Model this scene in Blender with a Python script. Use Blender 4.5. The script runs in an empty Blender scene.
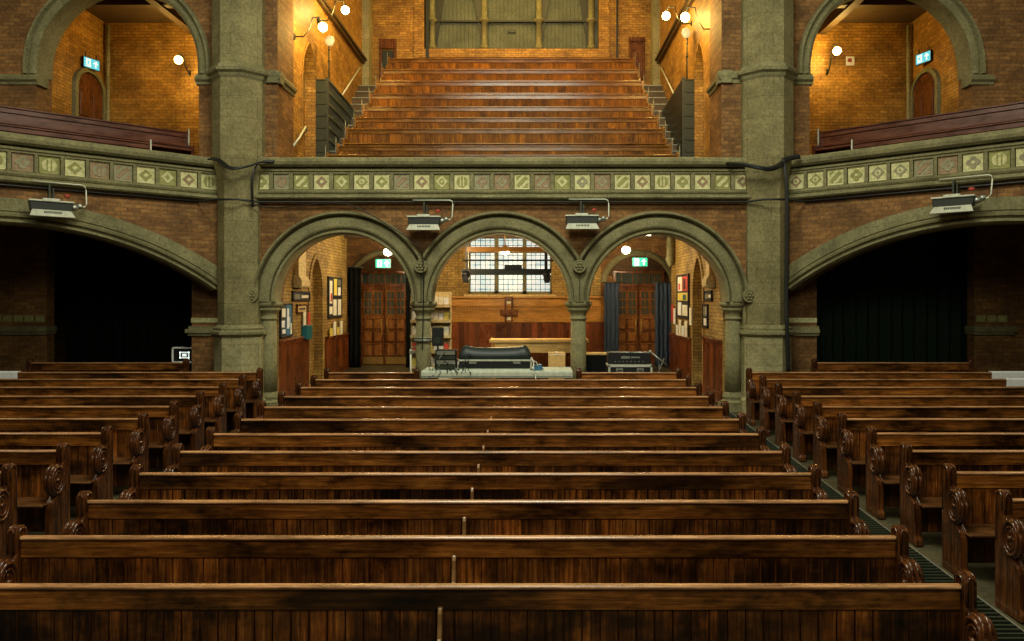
import bpy, bmesh, math, random
from mathutils import Vector, Matrix
random.seed(7)
SC = bpy.context.scene
COL = SC.collection
PI = math.pi
CAMZ = 3.07
def X(px, Y): return (px - 532) * Y / 720.0          # surveying helpers: photo column / row at a known depth -> metres
def Z(py, Y): return CAMZ + (297 - py) * Y / 720.0
def FZ(Y): return 0.0458 * Y                          # the nave floor rises gently

# ------------------------------------------------------------------ mesh builder
class MB:
    def __init__(s): s.v = []; s.f = []; s.m = []; s.sm = []
    def add(s, vs, fs, m=0, smooth=False):
        b = len(s.v); s.v += [tuple(v) for v in vs]
        for f in fs: s.f.append([b + i for i in f]); s.m.append(m); s.sm.append(smooth)
    def box(s, x0, x1, y0, y1, z0, z1, m=0):
        s.add([(x0,y0,z0),(x1,y0,z0),(x1,y1,z0),(x0,y1,z0),(x0,y0,z1),(x1,y0,z1),(x1,y1,z1),(x0,y1,z1)],
              [(0,3,2,1),(4,5,6,7),(0,1,5,4),(1,2,6,5),(2,3,7,6),(3,0,4,7)], m)
    def prism(s, poly, axis, a0, a1, m=0, smooth=False):
        n = len(poly)
        def P(p, a):
            if axis == 'x': return (a, p[0], p[1])
            if axis == 'y': return (p[0], a, p[1])
            return (p[0], p[1], a)
        vs = [P(p, a0) for p in poly] + [P(p, a1) for p in poly]
        fs = [list(range(n)), list(range(2*n-1, n-1, -1))]
        s.add(vs, fs, m)
        b = len(s.v) - 2*n
        for i in range(n):
            j = (i+1) % n
            s.f.append([b+j, b+i, b+n+i, b+n+j]); s.m.append(m); s.sm.append(smooth)
    def lathe(s, prof, c=(0,0,0), n=16, m=0, axis='z', smooth=True, a0=0.0):
        vs = []
        for r, h in prof:
            for k in range(n):
                a = a0 + 2*PI*k/n; u, w = r*math.cos(a), r*math.sin(a)
                if axis == 'z': p = (u, w, h)
                elif axis == 'x': p = (h, u, w)
                else: p = (w, h, u)
                vs.append((p[0]+c[0], p[1]+c[1], p[2]+c[2]))
        fs = []
        for i in range(len(prof)-1):
            for k in range(n):
                l = (k+1) % n
                fs.append((i*n+k, i*n+l, (i+1)*n+l, (i+1)*n+k))
        s.add(vs, fs, m, smooth)
        b = len(s.v) - len(vs)
        s.f.append([b+k for k in range(n-1, -1, -1)]); s.m.append(m); s.sm.append(False)
        s.f.append([b+(len(prof)-1)*n+k for k in range(n)]); s.m.append(m); s.sm.append(False)
    def tube(s, pts, r, n=8, m=0, closed=False):
        pts = [Vector(p) for p in pts]; N = len(pts); vs = []
        for i, p in enumerate(pts):
            if closed: d = pts[(i+1) % N] - pts[i-1]
            else: d = pts[min(i+1, N-1)] - pts[max(i-1, 0)]
            d.normalize()
            up = Vector((0,0,1)) if abs(d.z) < .9 else Vector((0,1,0))
            if closed and abs(d.x) < 1e-6: up = Vector((1,0,0))
            a = d.cross(up).normalized(); b = d.cross(a).normalized()
            for k in range(n):
                t = 2*PI*k/n; vs.append(p + a*r*math.cos(t) + b*r*math.sin(t))
        fs = []
        for i in range(N if closed else N-1):
            j = (i+1) % N
            for k in range(n):
                l = (k+1) % n; fs.append((i*n+k, i*n+l, j*n+l, j*n+k))
        s.add(vs, fs, m, True)
        if not closed:
            b = len(s.v) - len(vs)
            s.f.append([b+k for k in range(n-1,-1,-1)]); s.m.append(m); s.sm.append(False)
            s.f.append([b+(N-1)*n+k for k in range(n)]); s.m.append(m); s.sm.append(False)
    def ball(s, c, r, m=0, n=12, sx=1, sy=1, sz=1):
        prof = []
        k = n//2
        vs = []; fs = []
        for i in range(1, k):
            a = PI*i/k - PI/2
            for j in range(n):
                t = 2*PI*j/n
                vs.append((c[0]+r*sx*math.cos(a)*math.cos(t), c[1]+r*sy*math.cos(a)*math.sin(t), c[2]+r*sz*math.sin(a)))
        B = len(vs); vs.append((c[0],c[1],c[2]-r*sz)); vs.append((c[0],c[1],c[2]+r*sz))
        for i in range(k-2):
            for j in range(n):
                l = (j+1) % n; fs.append((i*n+j, i*n+l, (i+1)*n+l, (i+1)*n+j))
        for j in range(n):
            l = (j+1) % n; fs.append((B, l, j)); fs.append((B+1, (k-2)*n+j, (k-2)*n+l))
        s.add(vs, fs, m, True)
    def sweep_arc(s, cx, zc, prof, a0, a1, n=40, m=0, clamp=None):
        """profile of (r, y) swept round (cx, zc) in the XZ plane"""
        vs = []; k = len(prof)
        for i in range(n+1):
            a = a0 + (a1-a0)*i/n
            for r, y in prof:
                x = r*math.cos(a)
                if clamp: x = max(-clamp[0], min(clamp[1], x))
                vs.append((cx+x, y, zc+r*math.sin(a)))
        fs = []
        for i in range(n):
            for j in range(k):
                l = (j+1) % k
                fs.append((i*k+j, i*k+l, (i+1)*k+l, (i+1)*k+j))
        fs.append(tuple(range(k-1,-1,-1))); fs.append(tuple(n*k+j for j in range(k)))
        s.add(vs, fs, m)
    def build(s, name, mats, parent=None, loc=(0,0,0), rz=0, bevel=0, seg=1, smooth=False):
        me = bpy.data.meshes.new(name)
        me.from_pydata(s.v, [], s.f)
        if not isinstance(mats, (list, tuple)): mats = [mats]
        for m in mats: me.materials.append(M[m] if isinstance(m, str) else m)
        me.polygons.foreach_set('material_index', s.m)
        me.polygons.foreach_set('use_smooth', [bool(a) or smooth for a in s.sm])
        bm = bmesh.new(); bm.from_mesh(me)
        if bevel:
            bmesh.ops.recalc_face_normals(bm, faces=bm.faces)
            ed = [e for e in bm.edges if len(e.link_faces) == 2 and e.calc_face_angle(0) > .6]
            bmesh.ops.bevel(bm, geom=ed, offset=bevel, segments=seg, affect='EDGES', profile=.6, clamp_overlap=True)
        bmesh.ops.recalc_face_normals(bm, faces=bm.faces)
        bm.normal_update()
        uv = bm.loops.layers.uv.new('UVMap')
        for f in bm.faces:
            nn = f.normal
            if abs(nn.z) > .75:
                for l in f.loops: l[uv].uv = (l.vert.co.x, l.vert.co.y)
            else:
                t = Vector((-nn.y, nn.x, 0))
                if t.length < 1e-6: t = Vector((1,0,0))
                t.normalize()
                # snap so that curved pieces stay continuous enough
                if abs(t.x) >= abs(t.y):
                    for l in f.loops: l[uv].uv = (l.vert.co.x, l.vert.co.z)
                else:
                    for l in f.loops: l[uv].uv = (l.vert.co.y, l.vert.co.z)
        bm.to_mesh(me); bm.free()
        o = bpy.data.objects.new(name, me); COL.objects.link(o)
        o.parent = parent; o.location = loc; o.rotation_euler = (0,0,rz)
        return o

def tag(o, label=None, cat=None, group=None, kind=None):
    if label: o['label'] = label
    if cat: o['category'] = cat
    if group: o['group'] = group
    if kind: o['kind'] = kind
    return o
def thing(name, label, cat, loc=(0,0,0), rz=0, group=None):
    o = bpy.data.objects.new(name, None); COL.objects.link(o)
    o.empty_display_size = .1; o.location = loc; o.rotation_euler = (0,0,rz)
    return tag(o, label, cat, group)
def struct(name, mb, mat, label=None, loc=(0,0,0), rz=0, **k):
    o = mb.build(name, mat, None, loc, rz, **k)
    return tag(o, label, None, None, 'structure')
def dup(o, loc=None, label=None, rz=None, parent=None):
    c = o.copy(); COL.objects.link(c)
    if parent is not None: c.parent = parent
    if loc is not None: c.location = loc
    if rz is not None: c.rotation_euler = (0,0,rz)
    if label: c['label'] = label
    for ch in list(o.children): dup(ch, parent=c)
    return c

# ------------------------------------------------------------------ materials
M = {}
def newmat(name, rough=.6, metal=0.0, spec=.5):
    m = bpy.data.materials.new(name); m.use_nodes = True
    nt = m.node_tree; b = nt.nodes['Principled BSDF']
    b.inputs['Roughness'].default_value = rough; b.inputs['Metallic'].default_value = metal
    b.inputs['Specular IOR Level'].default_value = spec
    M[name] = m
    return m, nt, b
class NT:
    def __init__(s, nt): s.nt = nt
    def n(s, t, **k):
        nd = s.nt.nodes.new(t)
        for a, v in k.items(): setattr(nd, a, v)
        return nd
    def l(s, a, b): s.nt.links.new(a, b)
    def math(s, op, a, b=None):
        nd = s.n('ShaderNodeMath', operation=op)
        for i, v in enumerate((a, b)):
            if v is None: continue
            if isinstance(v, (int, float)): nd.inputs[i].default_value = v
            else: s.l(v, nd.inputs[i])
        return nd.outputs[0]
    def noise(s, vec, scale, detail=4, rough=.6):
        nd = s.n('ShaderNodeTexNoise'); nd.inputs['Scale'].default_value = scale
        nd.inputs['Detail'].default_value = detail; nd.inputs['Roughness'].default_value = rough
        if vec is not None: s.l(vec, nd.inputs['Vector'])
        return nd.outputs['Fac']
    def mapping(s, vec, scale, loc=(0,0,0)):
        nd = s.n('ShaderNodeMapping'); nd.inputs['Scale'].default_value = scale; nd.inputs['Location'].default_value = loc
        s.l(vec, nd.inputs['Vector']); return nd.outputs[0]
    def ramp(s, fac, stops):
        nd = s.n('ShaderNodeValToRGB'); cr = nd.color_ramp
        while len(cr.elements) < len(stops): cr.elements.new(.5)
        for e, (p, c) in zip(cr.elements, stops): e.position = p; e.color = (*c, 1) if len(c) == 3 else c
        s.l(fac, nd.inputs[0]); return nd.outputs[0]
    def mix(s, fac, a, b, mode='MIX'):
        nd = s.n('ShaderNodeMix', data_type='RGBA', blend_type=mode)
        for i, v in ((0, fac), (6, a), (7, b)):
            if isinstance(v, (int, float)): nd.inputs[i].default_value = v
            elif isinstance(v, tuple): nd.inputs[i].default_value = (*v, 1)
            else: s.l(v, nd.inputs[i])
        return nd.outputs[2]
    def bump(s, h, strength, dist, b):
        nd = s.n('ShaderNodeBump'); nd.inputs['Strength'].default_value = strength; nd.inputs['Distance'].default_value = dist
        s.l(h, nd.inputs['Height']); s.l(nd.outputs[0], b.inputs['Normal'])
def uvvec(t, shift=0):
    tc = t.n('ShaderNodeTexCoord'); oi = t.n('ShaderNodeObjectInfo')
    v = t.n('ShaderNodeVectorMath', operation='ADD'); t.l(tc.outputs['UV'], v.inputs[0])
    if shift:
        cb = t.n('ShaderNodeCombineXYZ')
        t.l(t.math('MULTIPLY', oi.outputs['Random'], shift), cb.inputs[0]); t.l(t.math('MULTIPLY', oi.outputs['Random'], shift*.7), cb.inputs[2])
        t.l(cb.outputs[0], v.inputs[1])
    return v.outputs[0], oi.outputs['Random'], tc

def plain(name, col, rough=.6, metal=0.0, emit=0, ecol=None, spec=.5):
    m, nt, b = newmat(name, rough, metal, spec); b.inputs['Base Color'].default_value = (*col, 1)
    t = NT(nt)
    tc = t.n('ShaderNodeTexCoord')
    n = t.noise(tc.outputs['Object'], 14, 5)
    t.l(t.mix(.5, tuple(col), t.ramp(n, [(.3, tuple(c*.62 for c in col)), (.7, tuple(min(1, c*1.3) for c in col))])), b.inputs['Base Color'])
    if emit:
        b.inputs['Emission Color'].default_value = (*(ecol or col), 1); b.inputs['Emission Strength'].default_value = emit
    return m
def brick(name, c1, c2, mortar, rough=.75, dirt=.55, bs=.5, spec=.35):
    m, nt, b = newmat(name, rough, 0, spec); t = NT(nt)
    v, rnd, tc = uvvec(t)
    br = t.n('ShaderNodeTexBrick'); t.l(v, br.inputs['Vector'])
    br.inputs['Color1'].default_value = (*c1,1); br.inputs['Color2'].default_value = (*c2,1); br.inputs['Mortar'].default_value = (*mortar,1)
    br.inputs['Scale'].default_value = 1; br.inputs['Mortar Size'].default_value = .007; br.inputs['Mortar Smooth'].default_value = .3
    br.inputs['Brick Width'].default_value = .235; br.inputs['Row Height'].default_value = .08; br.inputs['Bias'].default_value = -.1
    n = t.noise(v, 1.3, 6, .65); n2 = t.noise(v, 14, 3, .7)
    c = t.mix(dirt, br.outputs['Color'], t.ramp(n, [(.35, (.28,.25,.2)), (.62, (1.25,1.2,1.1))]), 'MULTIPLY')
    c = t.mix(.7, c, t.ramp(n2, [(.3, (.45,.42,.38)), (.7, (1.45,1.4,1.3))]), 'MULTIPLY')
    t.l(c, b.inputs['Base Color'])
    h = t.math('ADD', t.math('MULTIPLY', br.outputs['Fac'], -1.0), t.math('MULTIPLY', n2, .6))
    t.bump(h, bs, .012, b)
    return m
def stone(name, c1, c2, rough=.8, blocks=True, bump=.25):
    m, nt, b = newmat(name, rough, 0, .35); t = NT(nt)
    v, rnd, tc = uvvec(t)
    n = t.noise(v, 1.6, 7, .62); n2 = t.noise(tc.outputs['Object'], 20, 6, .8)
    c = t.ramp(n, [(.28, c1), (.72, c2)])
    c = t.mix(.8, c, t.ramp(n2, [(.32, (.42,.42,.40)), (.68, (1.5,1.5,1.4))]), 'MULTIPLY')
    if blocks:
        br = t.n('ShaderNodeTexBrick'); t.l(v, br.inputs['Vector'])
        for k, q in (('Color1', (1,1,1)), ('Color2', (.86,.86,.84)), ('Mortar', (.5,.48,.42))): br.inputs[k].default_value = (*q,1)
        br.inputs['Scale'].default_value = 1; br.inputs['Mortar Size'].default_value = .006
        br.inputs['Brick Width'].default_value = .9; br.inputs['Row Height'].default_value = .42
        c = t.mix(.8, c, br.outputs['Color'], 'MULTIPLY')
    t.l(c, b.inputs['Base Color']); t.bump(n2, bump, .01, b)
    return m
def wood(name, dark, mid, light, along='u', rough=.38, board=0, wear=.5, spec=.5, shift=53, grain=1.0, rvar=.18, bvar=.85):
    m, nt, b = newmat(name, rough, 0, spec); t = NT(nt)
    v, rnd, tc = uvvec(t, shift)
    sc = (1.2, 26*grain, 1.0) if along == 'u' else (26*grain, 1.2, 1.0)
    g = t.noise(t.mapping(v, sc), 1.6, 6, .65)
    big = t.noise(t.mapping(v, (1.6,3.5,1) if along == 'u' else (3.0,2.0,1)), 1.0, 6, .7)
    stain = t.noise(t.mapping(v, (.42,1.1,1)), 1.0, 5, .65)
    fine = t.noise(t.mapping(v, (6,60,1) if along == 'u' else (60,6,1)), 1.0, 3, .7)
    c = t.ramp(g, [(.25, dark), (.5, mid), (.75, light)])
    if board:
        sp = t.n('ShaderNodeSeparateXYZ'); t.l(tc.outputs['UV'], sp.inputs[0])
        fl = t.math('FLOOR', t.math('MULTIPLY', sp.outputs[0], 1.0/board))
        wn = t.n('ShaderNodeTexWhiteNoise', noise_dimensions='2D')
        cb = t.n('ShaderNodeCombineXYZ'); t.l(fl, cb.inputs[0]); t.l(t.math('MULTIPLY', rnd, 91.0), cb.inputs[1]); t.l(cb.outputs[0], wn.inputs['Vector'])
        c = t.mix(bvar, c, t.ramp(wn.outputs['Value'], [(0, (.45,.42,.42)), (.6, (1,.95,.9)), (1, (1.7,1.5,1.3))]), 'MULTIPLY')
    c = t.mix(wear, c, t.ramp(big, [(.36, (.12,.1,.09)), (.5, (.9,.85,.8)), (.72, (1.7,1.6,1.4))]), 'MULTIPLY')
    if wear > .8: c = t.mix(.9, c, t.ramp(stain, [(.40, (.07,.07,.07)), (.50, (.85,.8,.72)), (.66, (1.6,1.5,1.35))]), 'MULTIPLY')
    c = t.mix(.5, c, t.ramp(fine, [(.35, (.5,.5,.5)), (.65, (1.4,1.4,1.4))]), 'MULTIPLY')
    t.l(c, b.inputs['Base Color'])
    t.l(t.math('ADD', t.math('MULTIPLY', big, rvar*2), rough - rvar), b.inputs['Roughness'])
    t.bump(t.math('ADD', g, fine), .12, .004, b)
    return m

brick('red_brick', (.20,.095,.03), (.33,.17,.055), (.15,.10,.045))
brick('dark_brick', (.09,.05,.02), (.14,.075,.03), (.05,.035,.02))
brick('buff_brick', (.34,.22,.06), (.50,.34,.10), (.14,.09,.03))
brick('gallery_brick', (.40,.20,.035), (.60,.34,.075), (.20,.12,.03), rough=.5, dirt=.6)
stone('green_stone', (.155,.135,.06), (.32,.28,.135))
stone('pale_stone', (.25,.225,.11), (.44,.40,.22))
stone('moulded_stone', (.13,.12,.058), (.30,.275,.14), blocks=False, bump=.5)
stone('cream_plaster', (.55,.42,.2), (.7,.55,.28), blocks=False, bump=.05)
stone('slate_board', (.08,.095,.075), (.17,.19,.15), blocks=False)
stone('tile_pale', (.50,.48,.22), (.78,.74,.42), blocks=False)
stone('tile_grey', (.22,.21,.13), (.42,.39,.25), blocks=False)
stone('tile_pink', (.24,.16,.09), (.42,.30,.18), blocks=False)
stone('tile_olive', (.24,.24,.08), (.40,.39,.15), blocks=False)
stone('floor_paint', (.04,.034,.017), (.09,.078,.042), rough=.5, blocks=False)
stone('aisle_floor', (.014,.026,.026), (.035,.055,.055), rough=.4, blocks=False)
wood('pew_boards', (.016,.005,.001), (.16,.055,.010), (.40,.17,.036), 'v', .36, board=.118, wear=.92)
wood('pew_rail', (.04,.013,.003), (.23,.082,.015), (.45,.20,.042), 'u', .32, wear=.88)
wood('pew_cap', (.16,.075,.028), (.38,.19,.08), (.58,.34,.17), 'u', .28, wear=.6)
wood('pew_end_wood', (.014,.005,.001), (.075,.024,.007), (.19,.07,.018), 'v', .22, wear=.7, rvar=.1)
wood('door_trim', (.12,.04,.010), (.26,.10,.022), (.42,.19,.045), 'v', .25, wear=.3)
wood('pew_seat_wood', (.03,.012,.004), (.10,.042,.013), (.18,.08,.025), 'u', .3, wear=.7)
wood('divider_wood', (.12,.06,.02), (.26,.13,.045), (.38,.21,.08), 'v', .28, wear=.3)
wood('gallery_boards', (.09,.030,.003), (.25,.095,.008), (.42,.19,.018), 'v', .62, board=.118, wear=.6, spec=.2, bvar=.5)
wood('gallery_rail', (.10,.033,.004), (.24,.10,.013), (.42,.21,.035), 'u', .24, wear=.4)
wood('wing_pew_wood', (.05,.014,.005), (.12,.03,.009), (.2,.06,.018), 'u', .3, wear=.4)
wood('door_wood', (.035,.010,.002), (.13,.040,.008), (.28,.10,.02), 'v', .28, wear=.5)
wood('wainscot_wood', (.07,.02,.006), (.16,.045,.012), (.26,.085,.02), 'v', .3, board=.16, wear=.4)
wood('orange_wood', (.30,.13,.022), (.46,.22,.04), (.6,.32,.07), 'u', .32, wear=.3)
wood('pale_wood', (.52,.32,.09), (.70,.46,.15), (.82,.58,.24), 'u', .4, wear=.2)
wood('ceiling_wood', (.05,.03,.012), (.09,.055,.02), (.14,.085,.035), 'u', .6, wear=.3)
plain('black_cloth', (.006,.007,.006), .95, spec=.1)
plain('green_black_cloth', (.02,.035,.02), .95, spec=.1)
plain('blue_curtain', (.045,.065,.10), .9, spec=.2)
plain('black_paint', (.018,.022,.014), .45)
plain('iron', (.035,.045,.028), .4, .3)
plain('railing_paint', (.055,.062,.04), .3)
plain('cable_black', (.008,.009,.007), .5)
plain('black_plastic', (.012,.013,.014), .4)
plain('vinyl_cover', (.012,.022,.02), .5)
plain('aluminium', (.42,.45,.38), .4, .75)
plain('grey_metal', (.26,.27,.21), .45, .5)
plain('pale_metal', (.62,.64,.5), .45, .2)
plain('desk_grey', (.55,.62,.50), .5)
plain('brass', (.75,.5,.15), .3, .9)
plain('white_paint', (.8,.8,.74), .5)
plain('cream_paper', (.85,.8,.62), .8)
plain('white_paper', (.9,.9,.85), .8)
plain('blue_print', (.05,.17,.30), .5)
plain('teal_plastic', (.01,.13,.16), .35)
plain('red_print', (.6,.06,.03), .6)
plain('orange_print', (.8,.4,.08), .6)
plain('dark_print', (.03,.03,.03), .5)
plain('yellow_print', (.75,.6,.1), .6)
plain('cardboard', (.62,.38,.13), .8)
plain('tag_red', (.35,.04,.02), .6)
plain('blackness', (.004,.004,.004), 1.0, spec=0)
plain('bulb_warm', (1,.8,.4), .4, emit=30, ecol=(1,.72,.28))
plain('bulb_white', (1,.95,.75), .4, emit=14, ecol=(1,.9,.62))
plain('bulb_off', (.75,.75,.6), .3)
plain('sign_green', (.02,.42,.26), .4, emit=.75, ecol=(.02,.42,.24))
plain('sign_blue', (.05,.4,.5), .4, emit=1.2, ecol=(.05,.42,.55))
plain('sign_white', (.9,1,.95), .4, emit=.8, ecol=(.85,1,.92))
m, nt, b = newmat('window_glass', .3); t = NT(nt)
v, rnd, tc = uvvec(t)
n = t.noise(v, 3.0, 3)
c = t.ramp(n, [(.35, (.42,.60,.70)), (.65, (.85,.93,.92))]); t.l(c, b.inputs['Base Color']); t.l(c, b.inputs['Emission Color']); b.inputs['Emission Strength'].default_value = .72
m, nt, b = newmat('transom_glass', .1); b.inputs['Base Color'].default_value = (.04,.06,.05,1)

# ------------------------------------------------------------------ generic architecture
def arch_h(kind, hw, zs, dx, extra=0):
    dx = abs(dx)
    if dx >= hw: return zs
    if kind == 'round': return zs + math.sqrt(max(0, hw*hw - dx*dx))
    if kind == 'seg':                       # extra = rise
        R = (hw*hw + extra*extra)/(2*extra); return zs - (R-extra) + math.sqrt(R*R - dx*dx)
    if kind == 'point': R = 2*hw; return zs + math.sqrt(R*R - (dx+hw)**2)
    return zs
def wall_openings(mb, x0, x1, z0, z1, th, ops, m=0):
    """wall in local XZ, front at y=0, thickness th; ops = (cx, halfwidth, zfloor, zspring, kind, extra)"""
    cuts = {x0, x1}
    for cx, hw, zf, zs, kind, ex in ops:
        n = 1 if kind == 'flat' else 28
        for i in range(n+1): cuts.add(cx - hw*math.cos(PI*i/n) if n > 1 else cx - hw + 2*hw*i)
    cs = sorted(c for c in cuts if x0 - 1e-9 <= c <= x1 + 1e-9)
    for a, c in zip(cs, cs[1:]):
        if c - a < 1e-5: continue
        mid = (a+c)/2; op = None
        for o in ops:
            if abs(mid - o[0]) < o[1]: op = o
        if op is None: mb.box(a, c, 0, th, z0, z1, m); continue
        cx, hw, zf, zs, kind, ex = op
        ha, hc = arch_h(kind, hw, zs, a-cx, ex), arch_h(kind, hw, zs, c-cx, ex)
        mb.add([(a,0,ha),(c,0,hc),(c,0,z1),(a,0,z1),(a,th,ha),(c,th,hc),(c,th,z1),(a,th,z1)],
               [(0,1,2,3),(5,4,7,6),(4,5,1,0),(3,2,6,7)], m)
        if zf > z0 + 1e-6: mb.box(a, c, 0, th, z0, zf, m)
def bx(x0,x1,y0,y1,z0,z1):
    b = MB(); b.box(x0,x1,y0,y1,z0,z1); return b

# ------------------------------------------------------------------ THE SETTING
b = MB(); b.add([(-14,-3,FZ(-3)),(13,-3,FZ(-3)),(13,22.4,FZ(22.4)),(-14,22.4,FZ(22.4)),(-14,-3,-1),(13,-3,-1),(13,22.4,-1),(-14,22.4,-1)],
    [(0,1,2,3),(4,7,6,5),(0,4,5,1),(1,5,6,2),(2,6,7,3),(3,7,4,0)])
struct('floor', b, 'floor_paint', 'worn dark church floor under the pews')
b = MB()
for xa, xb in ((-5.22,-4.02),(2.98,3.66)):
    b.add([(xa,1,FZ(1)+.006),(xb,1,FZ(1)+.006),(xb,15.5,FZ(15.5)+.006),(xa,15.5,FZ(15.5)+.006)], [(0,1,2,3)])
struct('aisle_floor', b, 'aisle_floor', 'dark bluish aisle flooring between the pew blocks')

CX = -.655; SP = 3.265; AX = (CX-SP, CX, CX+SP); ZS = 2.97; RI = 1.44; RO = 1.88
# arcade wall below the gallery
b = MB(); wall_openings(b, -6.0, 4.72, ZS, 5.16, .5, [(a, RI, ZS, ZS, 'round', 0) for a in AX])
struct('wall_arcade', b, 'red_brick', 'red brick wall over the three round arches', loc=(0,15,0))
def moulding(R0, R1, y):
    return [(R0,y+.3),(R0,y-.06),(R0+.02,y-.10),(R0+.06,y-.10),(R0+.075,y-.01),(R0+.10,y-.01),(R0+.115,y-.08),(R0+.15,y-.10),(R1-.15,y-.10),(R1-.13,y-.08),(R1-.12,y-.01),
            (R1-.09,y-.01),(R1-.075,y-.15),(R1-.055,y-.18),(R1-.02,y-.18),(R1,y-.12),(R1,y+.1)]
for i, a in enumerate(AX):
    b = MB(); cl = (SP/2 if i > 0 else 9, SP/2 if i < 2 else 9)
    b.sweep_arc(a, ZS, moulding(RI-.02, RO, 0), 0, PI, 48, clamp=cl)
    tag(b.build('arch_moulding', 'moulded_stone', loc=(0,15,0)), ['moulded stone arch over the dark-curtained double doors', 'moulded stone arch framing the leaded window', 'moulded stone arch over the blue-curtained double doors'][i], 'arch', 'round stone arches under the gallery', 'structure')
def boss(x, z, label):
    t = thing('stone_boss', label, 'carved boss', (x, 14.84, z), 0, 'carved bosses on the arcade')
    b = MB(); b.lathe([(.13,.04),(.14,0),(.14,-.05),(.12,-.07),(.105,-.05)], n=20, axis='y'); b.build('rim', 'moulded_stone', t)
    b = MB(); b.ball((0,-.07,0), .035)
    for k in range(6):
        a = k*PI/3; b.ball((.062*math.cos(a),-.06,.062*math.sin(a)), .032, n=8)
    b.build('rosette', 'moulded_stone', t)
boss(AX[0]+SP/2, 3.70, 'carved rosette boss above the column wrapped in cables')
boss(AX[1]+SP/2, 3.70, 'carved rosette boss above the column beside the blue curtain')
boss(AX[0]-RO+.02, ZS+.12, 'carved end boss of the arch next to the pier with the short cable')
boss(AX[2]+RO-.02, ZS+.12, 'carved end boss of the arch next to the pier with the long cables')
colx = (AX[0]-SP/2, AX[0]+SP/2, AX[1]+SP/2, AX[2]+SP/2)
lab = ['round stone column standing at the aisle by the blue poster', 'round stone column wrapped in cables beside the leaflet rack',
       'round stone column between the leaded window and blue curtain', 'round stone column standing at the aisle below the wall grille']
for i, x in enumerate(colx):
    z0 = FZ(15.2)
    t = thing('stone_column', lab[i], 'column', (x,15.2,z0), 0, 'columns of the arcade')
    t['kind'] = 'thing'
    b = MB(); b.lathe([(.175,.36),(.165,1.0),(.155,ZS-z0-.36)], n=28); b.build('shaft', 'moulded_stone', t)
    h = ZS-z0
    b = MB(); b.lathe([(.155,h-.38),(.185,h-.365),(.185,h-.34),(.16,h-.325),(.165,h-.26),(.2,h-.2),(.24,h-.17),(.24,h-.14),(.215,h-.13),(.24,h-.11),(.275,h-.085),(.285,h-.05),(.285,h)], n=28)
    b.build('capital', 'moulded_stone', t)
    b = MB(); b.box(-.26,.26,-.26,.26,-.03,.14); b.lathe([(.25,.14),(.25,.18),(.21,.21),(.21,.25),(.235,.28),(.21,.31),(.18,.34),(.175,.38)], n=28)
    b.build('base', 'moulded_stone', t)
# end responds of the arcade behind the outer columns
for s, x0, x1 in (('left',-6.2,-5.7),('right',4.4,4.9)):
    struct('wall_respond_'+s, bx(x0,x1,15,15.5,FZ(15)-.1,ZS+.05), 'green_stone')

# piers
def octo(r, a0=PI/8): return [(r*math.cos(a0+k*PI/4), r*math.sin(a0+k*PI/4)) for k in range(8)]
def ring(mb, pts_r, n=8):
    mb.lathe(pts_r, n=8, a0=PI/8, smooth=False)
PX = ((-6.08,'tall stone pier with a short cable hanging across it'), (4.87,'tall stone pier with long black cables running down it'))
for i, (x, lb) in enumerate(PX):
    t = thing('stone_pier', lb, 'pier', (x,15.05,0), 0, 'stone piers beside the arcade')
    b = MB(); b.lathe([(.45,FZ(15)-.2),(.45,5.25)], n=8, a0=PI/8, smooth=False); b.build('lower_shaft', 'green_stone', t)
    b = MB(); b.lathe([(.45,5.2),(.48,5.6),(.56,5.95),(.56,14.5)], n=8, a0=PI/8, smooth=False); b.build('upper_shaft', 'green_stone', t)
    b = MB(); b.lathe([(.58,FZ(15)-.2),(.58,FZ(15)+.25),(.52,FZ(15)+.32),(.52,2.28)], n=8, a0=PI/8, smooth=False); b.build('plinth', 'pale_stone', t)
    b = MB(); b.lathe([(.45,2.22),(.54,2.26),(.59,2.31),(.59,2.36),(.53,2.39),(.54,2.43),(.49,2.47),(.45,2.50)], n=8, a0=PI/8, smooth=False); b.build('string_course', 'moulded_stone', t)
    b = MB(); b.lathe([(.555,7.50),(.59,7.55),(.61,7.60),(.67,7.64),(.68,7.69),(.62,7.72),(.60,7.78),(.555,7.82)], n=8, a0=PI/8, smooth=False); b.build('upper_string_course', 'moulded_stone', t)

# wings: walls at 42 degrees below the angled gallery fronts
WA = math.radians(42); ct, st = math.cos(WA), math.sin(WA)
WL = (-6.65 - 7*ct, 15 - 7*st, 0); WR = (5.4, 15, 0)
def wing_wall(loc, rz, side):
    b = MB(); wall_openings(b, -.3, 7.6, 3.22, 5.2, .45, [(3.5, 3.5, 3.22, 3.22, 'seg', 1.15)])
    b2 = (-.3, 0) if side == 'right' else (7, 7.6)
    struct('wall_wing_'+side, b, 'red_brick', loc=loc, rz=rz)
    R = 5.90; zc = 3.22 + 1.15 - R; a = math.asin(3.5/R)
    b = MB()
    pr = [(R-.02,.3),(R-.02,-.02),(R+.02,-.10),(R+.06,-.10),(R+.075,-.01),(R+.10,-.01),(R+.12,-.09),(R+.16,-.10),(R+.18,-.015),(R+.205,-.015),(R+.22,-.04),(R+.44,-.04),(R+.45,.0),(R+.45,.1)]
    b.sweep_arc(3.5, zc, pr, PI/2-a, PI/2+a, 48)
    tag(b.build('arch_moulding', 'moulded_stone', loc=loc, rz=rz), 'wide low stone arch over the dark recess '+('with the black curtain' if side == 'right' else 'with the white-framed screen'), 'arch', None, 'structure')
wing_wall(WL, WA, 'left'); wing_wall(WR, -WA, 'right')

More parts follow.
